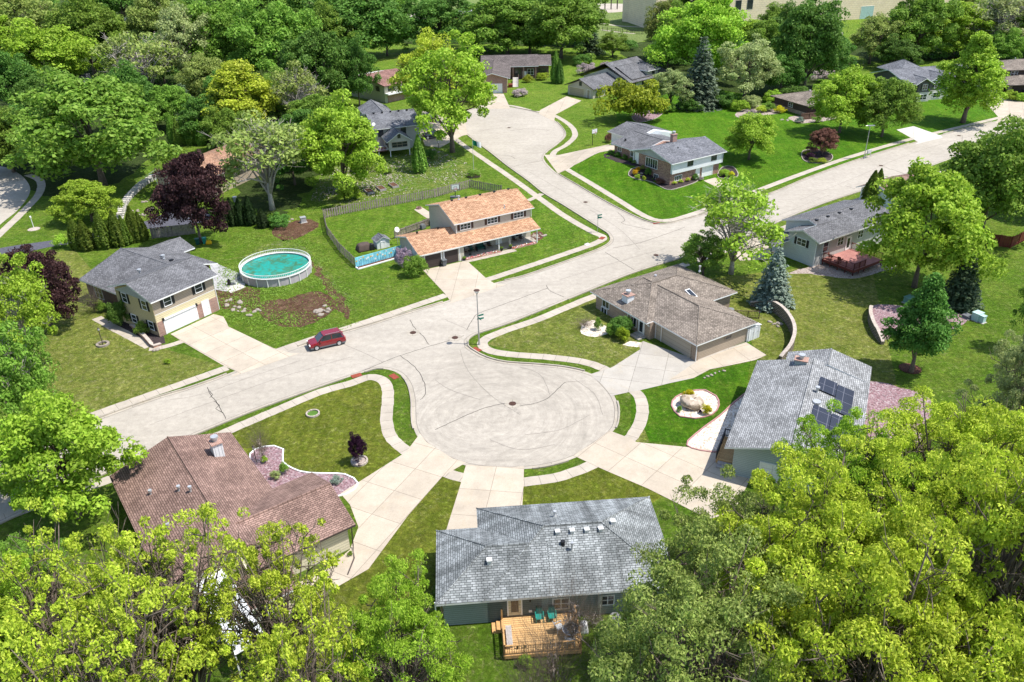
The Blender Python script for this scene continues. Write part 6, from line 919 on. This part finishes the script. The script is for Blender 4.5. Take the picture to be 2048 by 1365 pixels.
# retaining walls
def rwall(name, label, px, h, th=.35, mat='wall_block', cat='retaining wall'):
    P = catmull(W(px), False, .6); o = P[0]; r = thing(name, label, cat, (o.x, o.y, 0)); L = []
    for i, p in enumerate(P):
        d = (P[min(len(P)-1, i+1)]-P[max(0, i-1)]).normalized(); q = Vector((-d.y, d.x)); hh = h*min(1, .35+2.2*min(i, len(P)-1-i)/len(P)*1.6); L.append((p-q*th/2-o, p+q*th/2-o, hh))
    m = MB(); c = MB()
    for mb, z0f, z1f, ex in ((m, lambda h_: 0, lambda h_: h_, 0), (c, lambda h_: h_, lambda h_: h_+.09, .04)):
        vs = []
        for a, b, h_ in L: e = (b-a).normalized()*ex; a2, b2 = a-e, b+e; vs += [(a2.x, a2.y, z0f(h_)), (b2.x, b2.y, z0f(h_)), (b2.x, b2.y, z1f(h_)), (a2.x, a2.y, z1f(h_))]
        n = len(L); mb.add(vs, [(4*i+j, 4*i+(j+1) % 4, 4*i+4+(j+1) % 4, 4*i+4+j) for i in range(n-1) for j in range(4)]+[(0, 3, 2, 1), (4*n-4, 4*n-3, 4*n-2, 4*n-1)])
    m.build('blocks', mat, r); c.build('cap', 'stone_pale', r)
rwall('retaining_wall', 'long curved block retaining wall running from the blue spruce to the ranch patio', [(1500, 612), (1530, 618), (1558, 632), (1578, 655), (1586, 680), (1580, 705), (1560, 722)], 1.5); rwall('retaining_wall', 'short curved block wall holding the stone bed at the right', [(1742, 618), (1738, 640), (1748, 668), (1765, 690)], 1.1); rwall('retaining_wall', 'low brick planter wall at the beige house corner', [(262, 652), (290, 678), (308, 696), (322, 690)], .5, mat='brick_multi'); rwall('retaining_wall', 'little curved brick wall in the garden of the brick front house', [(1284, 357), (1288, 350), (1298, 345)], .6, mat='brick_multi')
# utility boxes, sheds, bins
def cab(px, w, d, h_, label, mat, rz_=.5, name='utility_box', cat='utility box'):
    r = thing(name, label, cat, PX(*px), rz_); MB().box(-w/2, w/2, -d/2, d/2, 0, h_).build('cabinet', mat, r); MB().prism([(-w/2-.04, -d/2-.05), (w/2+.04, -d/2-.05), (w/2+.04, d/2+.05), (-w/2-.04, d/2+.05)], h_, h_+.07).build('lid', mat, r); MB().box(-w/2-.15, w/2+.15, -d/2-.15, d/2+.15, -.02, .06).build('pad', 'concrete_grey', r)
cab((1953, 640), 1.1, .9, 1.0, 'larger pale green utility box by the right stone bed', 'util_pale'); cab((1963, 645), .6, .6, .9, 'smaller pale green utility box right of the larger one', 'util_pale'); cab((1818, 606), 1.2, 1.0, .8, 'dark green utility box on the lawn left of the fir', 'util_green'); cab((1934, 636), .9, .9, .35, 'low dark utility lid beside the pale boxes', 'plastic_grey'); cab((607, 445), .9, .8, .9, 'pale grey utility box at the fence corner behind the pool', 'metal_galv'); cab((1416, 640+20), .1, .1, .1, '', 'black') if 0 else None
r = thing('air_conditioner', 'round air conditioner beside the right end of the dark green house', 'air conditioner', at(HG, -4.6, -.8)); MB().cyl(0, 0, 0, .8, .42, 20).build('casing', 'metal_galv', r); MB().cyl(0, 0, .8, .86, .4, 20).build('fan_cover', 'metal_grey', r)
r = thing('air_conditioner', 'grey air conditioner behind the tan hip roofed house', 'air conditioner', at(HP, 12.2, 6.2)); MB().cyl(0, 0, 0, .8, .42, 20).build('casing', 'plastic_grey', r); MB().cyl(0, 0, .8, .86, .4, 20).build('fan_cover', 'metal_grey', r)
h = House('metal_shed', 'small white metal shed against the taupe garage wall', (1492, 687), 31.8, 'shed'); h.WG('metal_white', .3, 2.5, .2, 2.0, 0, 1.75, 2.0, 'y').G('vinyl', .2, 2.6, .1, 2.1, 1.76, 2.06, 'y', .05, 'vinyl').door('S', .2, 1.0, 0, .75, 1.65, 'metal_white').door('S', .2, 1.8, 0, .75, 1.65, 'metal_white').done()
h = House('play_shed', 'small grey garden shed with blue black roof inside the fenced yard', (762, 494), 28.8, 'shed'); h.WG('siding_white', -.9, 1.2, -.8, .9, 0, 1.3, 1.8, 'y').G('roof_blue', -1.1, 1.4, -1, 1.1, 1.3, 1.95, 'y', .06, 'vinyl').door('S', -.8, .1, 0, .6, 1.1).done()
def bag(name, label, px, w, d, h_, mat, rz_, cat):
    bm = bmesh.new(); bmesh.ops.create_cube(bm, size=1); bmesh.ops.subdivide_edges(bm, edges=bm.edges[:], cuts=5, use_grid_fill=True); rr = np.random.default_rng(len(label))
    for v in bm.verts: z = v.co.z+.5; v.co = Vector((v.co.x*w*(1-.25*z*z)+.04*sin(v.co.y*19), v.co.y*d*(1-.3*z*z)+.04*sin(v.co.x*17), z*h_*(1-.2*(v.co.x*1.6)**2)+rr.normal()*.008))
    me = bpy.data.meshes.new(name); bm.to_mesh(me); bm.free(); me.materials.append(M[mat]); me.polygons.foreach_set('use_smooth', [True]*len(me.polygons)); o = link(bpy.data.objects.new(name, me)); o.location = PX(*px) if len(px) == 2 else px; o.rotation_euler = (0, 0, rz_); tag(o, label, cat)
bag('covered_furniture', 'brown fabric cover over garden furniture behind the mural', (729, 500), 2.4, 1.7, 1.1, 'cover_brown', .5, 'covered furniture'); bag('covered_grill', 'black covered grill beside the small grey garden shed', (744, 500), .8, .6, 1.1, 'black', .5, 'grill'); bag('covered_grill', 'dark covered cushions behind the orange garage roof', (853, 452), 1.6, .9, 1.1, 'black', .5, 'covered cushions'); bag('covered_grill', 'dark blue covered chair by the back wall of the tan house', (845, 458), 1.0, .8, .9, 'plastic_grey', .9, 'covered chair')
def bin_(p, label, rz_, mat='plastic_grey', s=1):
    r = thing('wheelie_bin', label, 'bin', p, rz_, scale=(s, s, s)); m = MB(); a, b = .24, .33; m.add([(-a, -a, .1), (a, -a, .1), (a, a, .1), (-a, a, .1), (-b, -b, 1.0), (b, -b, 1.0), (b, b, 1.0), (-b, b, 1.0)], [(3, 2, 1, 0), (4, 5, 6, 7), (0, 1, 5, 4), (1, 2, 6, 5), (2, 3, 7, 6), (3, 0, 4, 7)]); m.build('body', mat, r); MB().box(-.36, .36, -.4, .38, 1.0, 1.07).build('lid', mat, r)
    for x in (-.3, .3): MB().tube([(x-.04, .28, .12), (x+.04, .28, .12)], .12, 10).build('wheel', 'tyre', r)
bin_(at(HT, 3.3, -.45), 'grey wheelie bin between the two brown garage doors', ang(HT)); bin_(PX(471, 405), 'pale wheelie bin among the shaded arborvitae', .3, 'metal_galv'); bin_(PX(410, 488), 'green bin by the purple maple trunk', .4, 'plastic_green'); bin_(PX(396, 490), 'dark bin left of the green bin', .4, 'plastic_dark_green')
bag('blue_bag', 'orange and blue bag beside the green bin', (418, 488), .9, .6, .6, 'flower_yellow', .2, 'bag')
# deck furniture and decks
r = thing('wooden_deck', 'honey coloured cedar deck with railing behind the dark green house', 'deck', HG.r.location, ang(HG)); MB().box(-13.1, -7.5, -3.3, .25, .42, .52).build('deck_boards', 'deck_cedar', r); MB().box(-13.05, -7.55, -3.34, -3.3, .2, .5).box(-13.14, -13.1, -3.3, .2, .2, .5).build('fascia', 'cedar', r)
for a, b in (((-13.05, -3.25, .52), (-7.55, -3.25, .52)), ((-7.55, -3.25, .52), (-7.55, .1, .52)), ((-13.05, -3.25, .52), (-13.05, -.9, .52)),): rail(r, [a, b], .95, 'cedar', .17, zz=.5)
MB().box(-13.12, -13, .0, .12, 0, 1.5).build('railing_post', 'cedar', r); st = MB()
for k in range(2): st.box(-13.5-k*.35, -13.12-k*.35, -.8, .1, 0, .34-k*.17)
st.build('steps', 'cedar', r)
def armchair(p, rz_, label, m1, m2, group=None, name='garden_chair'):
    r = thing(name, label, 'chair', p, rz_, group); MB().box(-.27, .27, -.28, .27, .38, .44).build('seat', m1, r); m = MB(); m.add([(-.26, .24, .42), (.26, .24, .42), (.24, .42, .98), (-.24, .42, .98), (-.26, .29, .42), (.26, .29, .42), (.24, .47, .98), (-.24, .47, .98)], [(3, 2, 1, 0), (4, 5, 6, 7), (0, 1, 5, 4), (1, 2, 6, 5), (2, 3, 7, 6), (3, 0, 4, 7)]); m.build('backrest', m2, r)
    for x in (-.3, .3): MB().tube([(x, .3, .62), (x, -.25, .64), (x, -.3, .6)], .035, 6).build('armrest', m1, r)
    for x, y in ((-.28, -.26), (.28, -.26), (-.28, .27), (.28, .27)): MB().tube([(x, y, .0), (x*.97, y, .62)], .025, 6).build('leg', m1, r)
    return r
armchair(at(HG, -10.25, -.35, .52), ang(HG), 'left green plastic armchair on the cedar deck', 'plastic_green', 'plastic_dark_green', 'green armchairs on the deck'); armchair(at(HG, -9.3, -.35, .52), ang(HG), 'right green plastic armchair on the cedar deck', 'plastic_green', 'plastic_dark_green', 'green armchairs on the deck'); armchair(at(HG, -8.9, -1.45, .52), ang(HG, 110), 'silver sling chair beside the glass patio table', 'plastic_silver', 'metal_galv')
r = thing('patio_table', 'round glass topped patio table on the cedar deck', 'table', at(HG, -8.15, -2.0, .52)); MB().ring(0, 0, .7, .74, .55, .6, 24).build('rim', 'metal_galv', r); MB().cyl(0, 0, .705, .725, .55, 24).build('glass_top', 'glass', r)
for k in range(4): a = k*pi/2+.5; MB().tube([(.5*cos(a), .5*sin(a), 0), (.2*cos(a), .2*sin(a), .4), (.45*cos(a), .45*sin(a), .7)], .02, 5).build('leg', 'metal_galv', r)
armchair(at(HG, -8.3, -2.75, .52), ang(HG, 190), 'second silver chair at the near side of the glass patio table', 'plastic_silver', 'metal_galv')
r = thing('bench', 'grey wooden bench along the left side of the cedar deck', 'bench', at(HG, -12.65, -1.9, .52), ang(HG, 90)); MB().box(-.9, .9, -.22, .22, .42, .47).build('seat', 'wood_grey', r); [MB().box(x-.04, x+.04, -.2, .2, 0, .42).build('leg', 'wood_grey', r) for x in (-.75, .75)]
bag('kettle_grill', 'white topped drum grill beside the cedar deck steps at its right', at(HG, -7.0, -1.2), .6, .6, .9, 'trim_white', 0, 'grill'); o = link(bpy.data.objects.new('lantern', MB().cyl(0, 0, 0, .35, .06, 8).cyl(.5, .05, 0, .35, .06, 8).build('tmp', 'black').data)); bpy.data.objects.remove(bpy.data.objects['tmp']); o.location = at(HG, -12.1, -2.8, .52); tag(o, 'pair of small black torches standing on the cedar deck', 'torch')
r = thing('wooden_deck', 'red painted deck with baluster railing behind the pale blue house', 'deck', HQ.r.location, ang(HQ)); MB().box(1.6, 8.2, -5.4, -.05, .75, .87).build('deck_boards', 'deck_red', r); MB().box(1.55, 8.25, -5.45, -5.4, .5, .85).box(1.55, 1.6, -5.4, -.05, .5, .85).build('fascia', 'rail_red', r)
rail(r, [(1.62, -.2, .87), (1.62, -5.35, .87)], 1.0, 'rail_red', .16, zz=.85); rail(r, [(1.62, -5.35, .87), (4.2, -5.35, .87)], 1.0, 'rail_red', .16, zz=.85); rail(r, [(8.15, -5.35, .87), (8.15, -.2, .87)], 1.0, 'rail_red', .16, zz=.85); armchair(at(HQ, 2.4, -.9, .87), ang(HQ, 20), 'red metal armchair on the red deck', 'rail_red', 'fence_red'); armchair(at(HQ, 2.5, -2.4, .87), ang(HQ, 100), 'second red metal armchair on the red deck', 'rail_red', 'fence_red')
r = thing('deck_railing', 'dark baluster railing behind the tan hip roofed ranch house', 'railing', HP.r.location, ang(HP)); rail(r, [(9.9, 6.8, 0), (14.3, 3.3, 0)], 1.1, 'rail_dark', .2, zz=0)
# porch of the tan house
PC = ['first dark chair from the left on the tan house porch', 'green cushioned chair on the tan house porch', 'dark bentwood chair in the middle of the tan house porch', 'dark chair right of the white front door', 'last dark chair at the right end of the tan house porch']
for x, l in zip((7.9, 9.2, 12.3, 16.8, 18.0), PC): armchair(at(HT, x, 1.9, .14), ang(HT), l, 'plastic_dark_green' if 'green' in l else 'iron', 'plastic_dark_green' if 'green' in l else 'black', 'chairs on the long porch')
r = thing('love_seat', 'dark green cushioned love seat on the tan house porch', 'love seat', at(HT, 10.7, 1.9, .14), ang(HT)); MB().box(-.65, .65, -.3, .3, .3, .48).build('seat', 'plastic_dark_green', r); MB().box(-.65, .65, .25, .42, .4, 1.0).build('backrest', 'plastic_dark_green', r); [MB().box(x-.05, x+.05, -.3, .4, 0, .65).build('armrest', 'black', r) for x in (-.7, .7)]
r = thing('porch_table', 'small round dark table beside the porch chairs', 'table', at(HT, 8.5, 1.2, .14)); MB().cyl(0, 0, .6, .64, .35, 18).build('table_top', 'black', r); MB().cyl(0, 0, 0, .6, .04, 8).cyl(0, 0, 0, .04, .22, 12).build('pedestal', 'black', r)
r = thing('flower_bed', 'strip of red and white flowers along the tan house porch', 'flower bed', HT.r.location, ang(HT)); MB().box(7.0, 13.2, -.35, .2, 0, .12).box(15.2, 19.6, -.35, .2, 0, .12).build('soil', 'brick_red', r); rr = random.Random(2)
for nme, mt in (('red_flowers', 'flower_red'), ('white_flowers', 'trim_white'), ('pink_flowers', 'flower_pink'), ('leaves', 'leaf_mid')):
    m = MB()
    for k in range(70):
        x = rr.choice([rr.uniform(7.1, 13.1), rr.uniform(15.3, 19.5)]); y = rr.uniform(-.3, .15); s = rr.uniform(.05, .1); z = rr.uniform(.14, .3); m.add([(x-s, y, z), (x, y-s, z+.03), (x+s, y, z), (x, y+s, z+.05)], [(0, 1, 2, 3)])
    m.build(nme, mt, r)
def pot(p, label, s=1): r = thing('flower_pot', label, 'flower pot', p, 0, scale=(s, s, s)); MB().cyl(0, 0, 0, .35, .16, 12, .24).build('pot', 'black', r); c = bpy.data.objects.new('plant', CM.get(('foliage', 'x')) or PROTO['shrub'][0][0].copy()); link(c); c.data.materials.clear(); c.data.materials.append(M['leaf_mid']); c.scale = (.28,)*3; c.location = (0, 0, .3); c.parent = r
pot(at(HT, 6.8, -.2), 'black pot with plant at the left end of the porch'); pot(at(HT, 13.4, .0, .1), 'pot with plant beside the middle porch post'); pot(at(HT, 15.0, .0, .1), 'pot with plant right of the porch walk')
bag('folded_parasol', 'folded pale parasol standing at the porch edge', at(HT, 15.0, .25, .1), .35, .35, 2.0, 'wood_grey', 0, 'parasol'); rocks([(1065, 478), (1072, 472), (1080, 475), (1084, 470)], 'one of the pale stones round the pond at the right porch end', 'porch pond stones', n=3, sp=.7)
sheet('pond_bed', [(1056, 482), (1066, 466), (1080, 463), (1088, 474), (1072, 484)], 'mulch', .014)
sheet('utility_pad', [(1168, 489), (1176, 486), (1182, 490), (1174, 493)], 'concrete_white', .03, False)
r = thing('satellite_dish', 'white satellite dish on a pole behind the orange garage', 'satellite dish', PX(796, 490)); H = hgt(PX(796, 490), 460); MB().tube([(0, 0, 0), (0, 0, H)], .035, 6).build('pole', 'metal_galv', r); MB().tube([(0, 0, H), (.1, -.12, H+.08)], [.05, .42], 16).build('dish', 'trim_white', r)
# playground frame
r = thing('climbing_frame', 'climbing frame on the school play court at the top', 'play equipment', PX(1222, 19)); m = MB()
for x in (-3, 0, 3):
    for y in (-1, 1): m.tube([(x, y, 0), (x, y, 7)], .16, 6)
m.tube([(-3, -1, 6.8), (3, -1, 6.8)], .16, 6).tube([(-3, 1, 6.8), (3, 1, 6.8)], .16, 6); m.build('frame', 'trim_dark', r); MB().box(-13, -10, -1, 1, 3, 4.5).build('canopy', 'util_pale', r)
fence('rail_fence', 'low dark rail fence along the school footpath', [(1205, 62), (1245, 65), (1290, 70)], 1.4, 'trim_dark', .15, 1.9)
r = thing('white_tent', 'long white covered bench roof in front of the ball diamond', 'dugout', PX(975, 38), .1); MB().slab([(-14, -2, 3.3), (14, -2, 3.3), (14, 2, 3.8), (-14, 2, 3.8)], .15, 0, 0).build('roof', 'trim_white', r); [MB().box(x-.1, x+.1, -.1, .1, 0, 3.4).build('post', 'metal_grey', r) for x in (-13, -4, 4, 13)]
for px, tp, l in [((1742, 62+2), 65-22, 'taller grey snag trunk on the school lawn'), ((1748, 66), 78-20, 'shorter grey snag trunk on the school lawn')] if 0 else [((1679, 92), 66, 'taller grey snag trunk on the school lawn'), ((1684, 94), 80, 'shorter grey snag trunk on the school lawn')]:
    p = PX(*px); H = hgt(p, tp); o = MB().tube([(0, 0, 0), (.1, 0, H*.5), (0, .1, H)], [.7, .6, .5], 9).build('tree_stump', 'bark_pale'); o.location = p; tag(o, l, 'tree stump')
# steps with handrail on the left
r = thing('garden_steps', 'white stepped path with glass like handrail below the rust roofed house', 'steps', (0, 0, 0)); P = catmull(W([(238, 440), (243, 425), (248, 410), (262, 392), (285, 372), (312, 356)]), False, 1.0); o = P[0]; r.location = (o.x, o.y, 0); m = MB(); q = MB(); last = None
for i in range(0, len(P)-1):
    a = P[i]-o; b = P[i+1]-o; d = (b-a).normalized(); n = Vector((-d.y, d.x)); m.prism([(a-n*.7)[:], (a+n*.7)[:], (a+d*.75+n*.7)[:], (a+d*.75-n*.7)[:]][::-1], 0, .12+i*.03); c = a-n*.75
    if i % 2 == 0: q.tube([(c.x, c.y, 0), (c.x, c.y, 1.2+i*.03)], .035, 5)
    if last is not None: q.tube([(last.x, last.y, 1.15+i*.03), (c.x, c.y, 1.18+i*.03)], .03, 5)
    last = c
m.build('treads', 'concrete_white', r); q.build('handrail', 'metal_galv', r)
# ------------------------------------------------------------------ vehicles
def loft(secs, n=None):
    m = MB(); k = len(secs[0]); vs = [p for s in secs for p in s]; fs = [(i*k+j, i*k+(j+1) % k, (i+1)*k+(j+1) % k, (i+1)*k+j) for i in range(len(secs)-1) for j in range(k)]+[tuple(range(k))[::-1], tuple(range((len(secs)-1)*k, len(secs)*k))]; return m.add(vs, fs)
def car(name, label, p, rz_, paint, cat='car', pickup=False, s=1):
    r = thing(name, label, cat, p, rz_, scale=(s, s, s)); W_ = .91
    prof = [(-2.28, .45, .78, .86), (-2.2, .32, .98, .90), (-1.6, .26, 1.06, .92), (-.9, .25, 1.08, .92), (.6, .25, 1.05, .92), (1.15, .25, 1.0, .92), (1.7, .26, .95, .90), (2.1, .3, .86, .86), (2.28, .38, .68, .78)]
    def sec(x, z0, z1, w_): return [(x, -w_*.86, z0), (x, -w_, z0+.12), (x, -w_, z0+.6*(z1-z0)), (x, -w_*.94, z1-.05), (x, -w_*.82, z1), (x, w_*.82, z1), (x, w_*.94, z1-.05), (x, w_, z0+.6*(z1-z0)), (x, w_, z0+.12), (x, w_*.86, z0)]
    loft([sec(*q) for q in prof][::1]).build('body', paint, r, smooth=False)
    MB().box(-2.2, 2.15, -.925, .925, .24, .42).build('sill_trim', 'plastic_grey', r)
    gb = [(-2.15, 1.0, .84), (-1.95, 1.0, .84), (-1.72, 1.62, .68), (-1.2, 1.68, .7), (.2, 1.68, .7), (.55, 1.6, .69), (1.2, 1.0, .82)] if not pickup else [(-.9, 1.02, .84), (-.8, 1.6, .7), (.3, 1.66, .7), (.6, 1.58, .69), (1.2, 1.0, .82)]
    g = loft([[(x, -.84, .98), (x, -w_, z), (x, w_, z), (x, .84, .98)] for x, z, w_ in gb]).build('windows', 'glass', r)
    m = MB(); x0, x1 = (-1.75, .35) if not pickup else (-.8, .4); m.prism([(x0, -.7), (x1, -.7), (x1+.1, 0), (x1, .7), (x0, .7)], 1.64, 1.71); m.build('roof', paint, r)
    pl = MB()
    for y in (-1, 1):
        for xa, xb in ((.45, 1.22), (-.55, -.55), (-1.72, -2.12) if not pickup else (-.85, -.95)): pl.tube([(xa, y*.705, 1.64), (xb, y*.85, 1.0)], .045, 5)
    pl.build('pillars', paint, r)
    if pickup: MB().box(-2.15, -.98, -.72, .72, 1.05, 1.09).build('load_bed', 'black', r)
    else:
        for y in (-.62, .62): MB().tube([(-1.6, y, 1.76), (.1, y, 1.76)], .025, 5).build('roof_rail', 'metal_grey', r)
    for x in (-1.38, 1.42):
        for y in (-1, 1):
            w_ = MB().tube([(x, y*.70, .35), (x, y*.94, .35)], .36, 20).build('wheel', 'tyre', r); q = MB().tube([(x, y*.93, .35), (x, y*.955, .35)], .23, 12)
            q.build('rim', 'metal_galv', w_)
    for y in (-.68, .68): MB().box(2.12, 2.26, y-.16, y+.16, .68, .82).build('headlight', 'lamp_lens', r); MB().box(-2.27, -2.16, y-.14, y+.14, .75, 1.0).build('tail_light', 'tail_red', r); MB().box(.75, .95, y*1.4-.08, y*1.4+.08, 1.02, 1.16).build('mirror', paint, r)
    MB().box(2.18, 2.31, -.45, .45, .5, .72).build('grille', 'black', r); MB().box(2.2, 2.32, -.7, .7, .32, .44).build('bumper', 'plastic_grey', r); MB().box(-2.33, -2.2, -.75, .75, .36, .5).build('bumper', 'plastic_grey', r); MB().box(-2.3, -2.28, -.2, .2, .6, .72).build('number_plate', 'trim_white', r); return r
a, b = PX(624, 704), PX(676, 692); d = (a-b).normalized(); cpos = (PX(628, 706)+PX(685, 688))/2
car('parked_car', 'red sport utility car parked on main street by the bare soil yard', Vector((cpos.x, cpos.y, .02))+Vector((-.35, .85, 0)), math.atan2(d.y, d.x), 'paint_red'); car('pickup_truck', 'black pickup truck parked behind the grey two storey house', PX(866, 276)+Vector((0, 0, .03)), R_(22), 'paint_black', 'pickup', True, 1.12)
car('parked_car', 'dark car at the right edge before the dark brown house', PX(2050, 193)+Vector((0, 0, .03)), R_(75), 'paint_black'); car('parked_car', 'white vehicle half hidden by the trees left of the brown roofed house', PX(60, 1095) if 0 else PX(1812, 378), R_(30), 'trim_white') if 0 else None
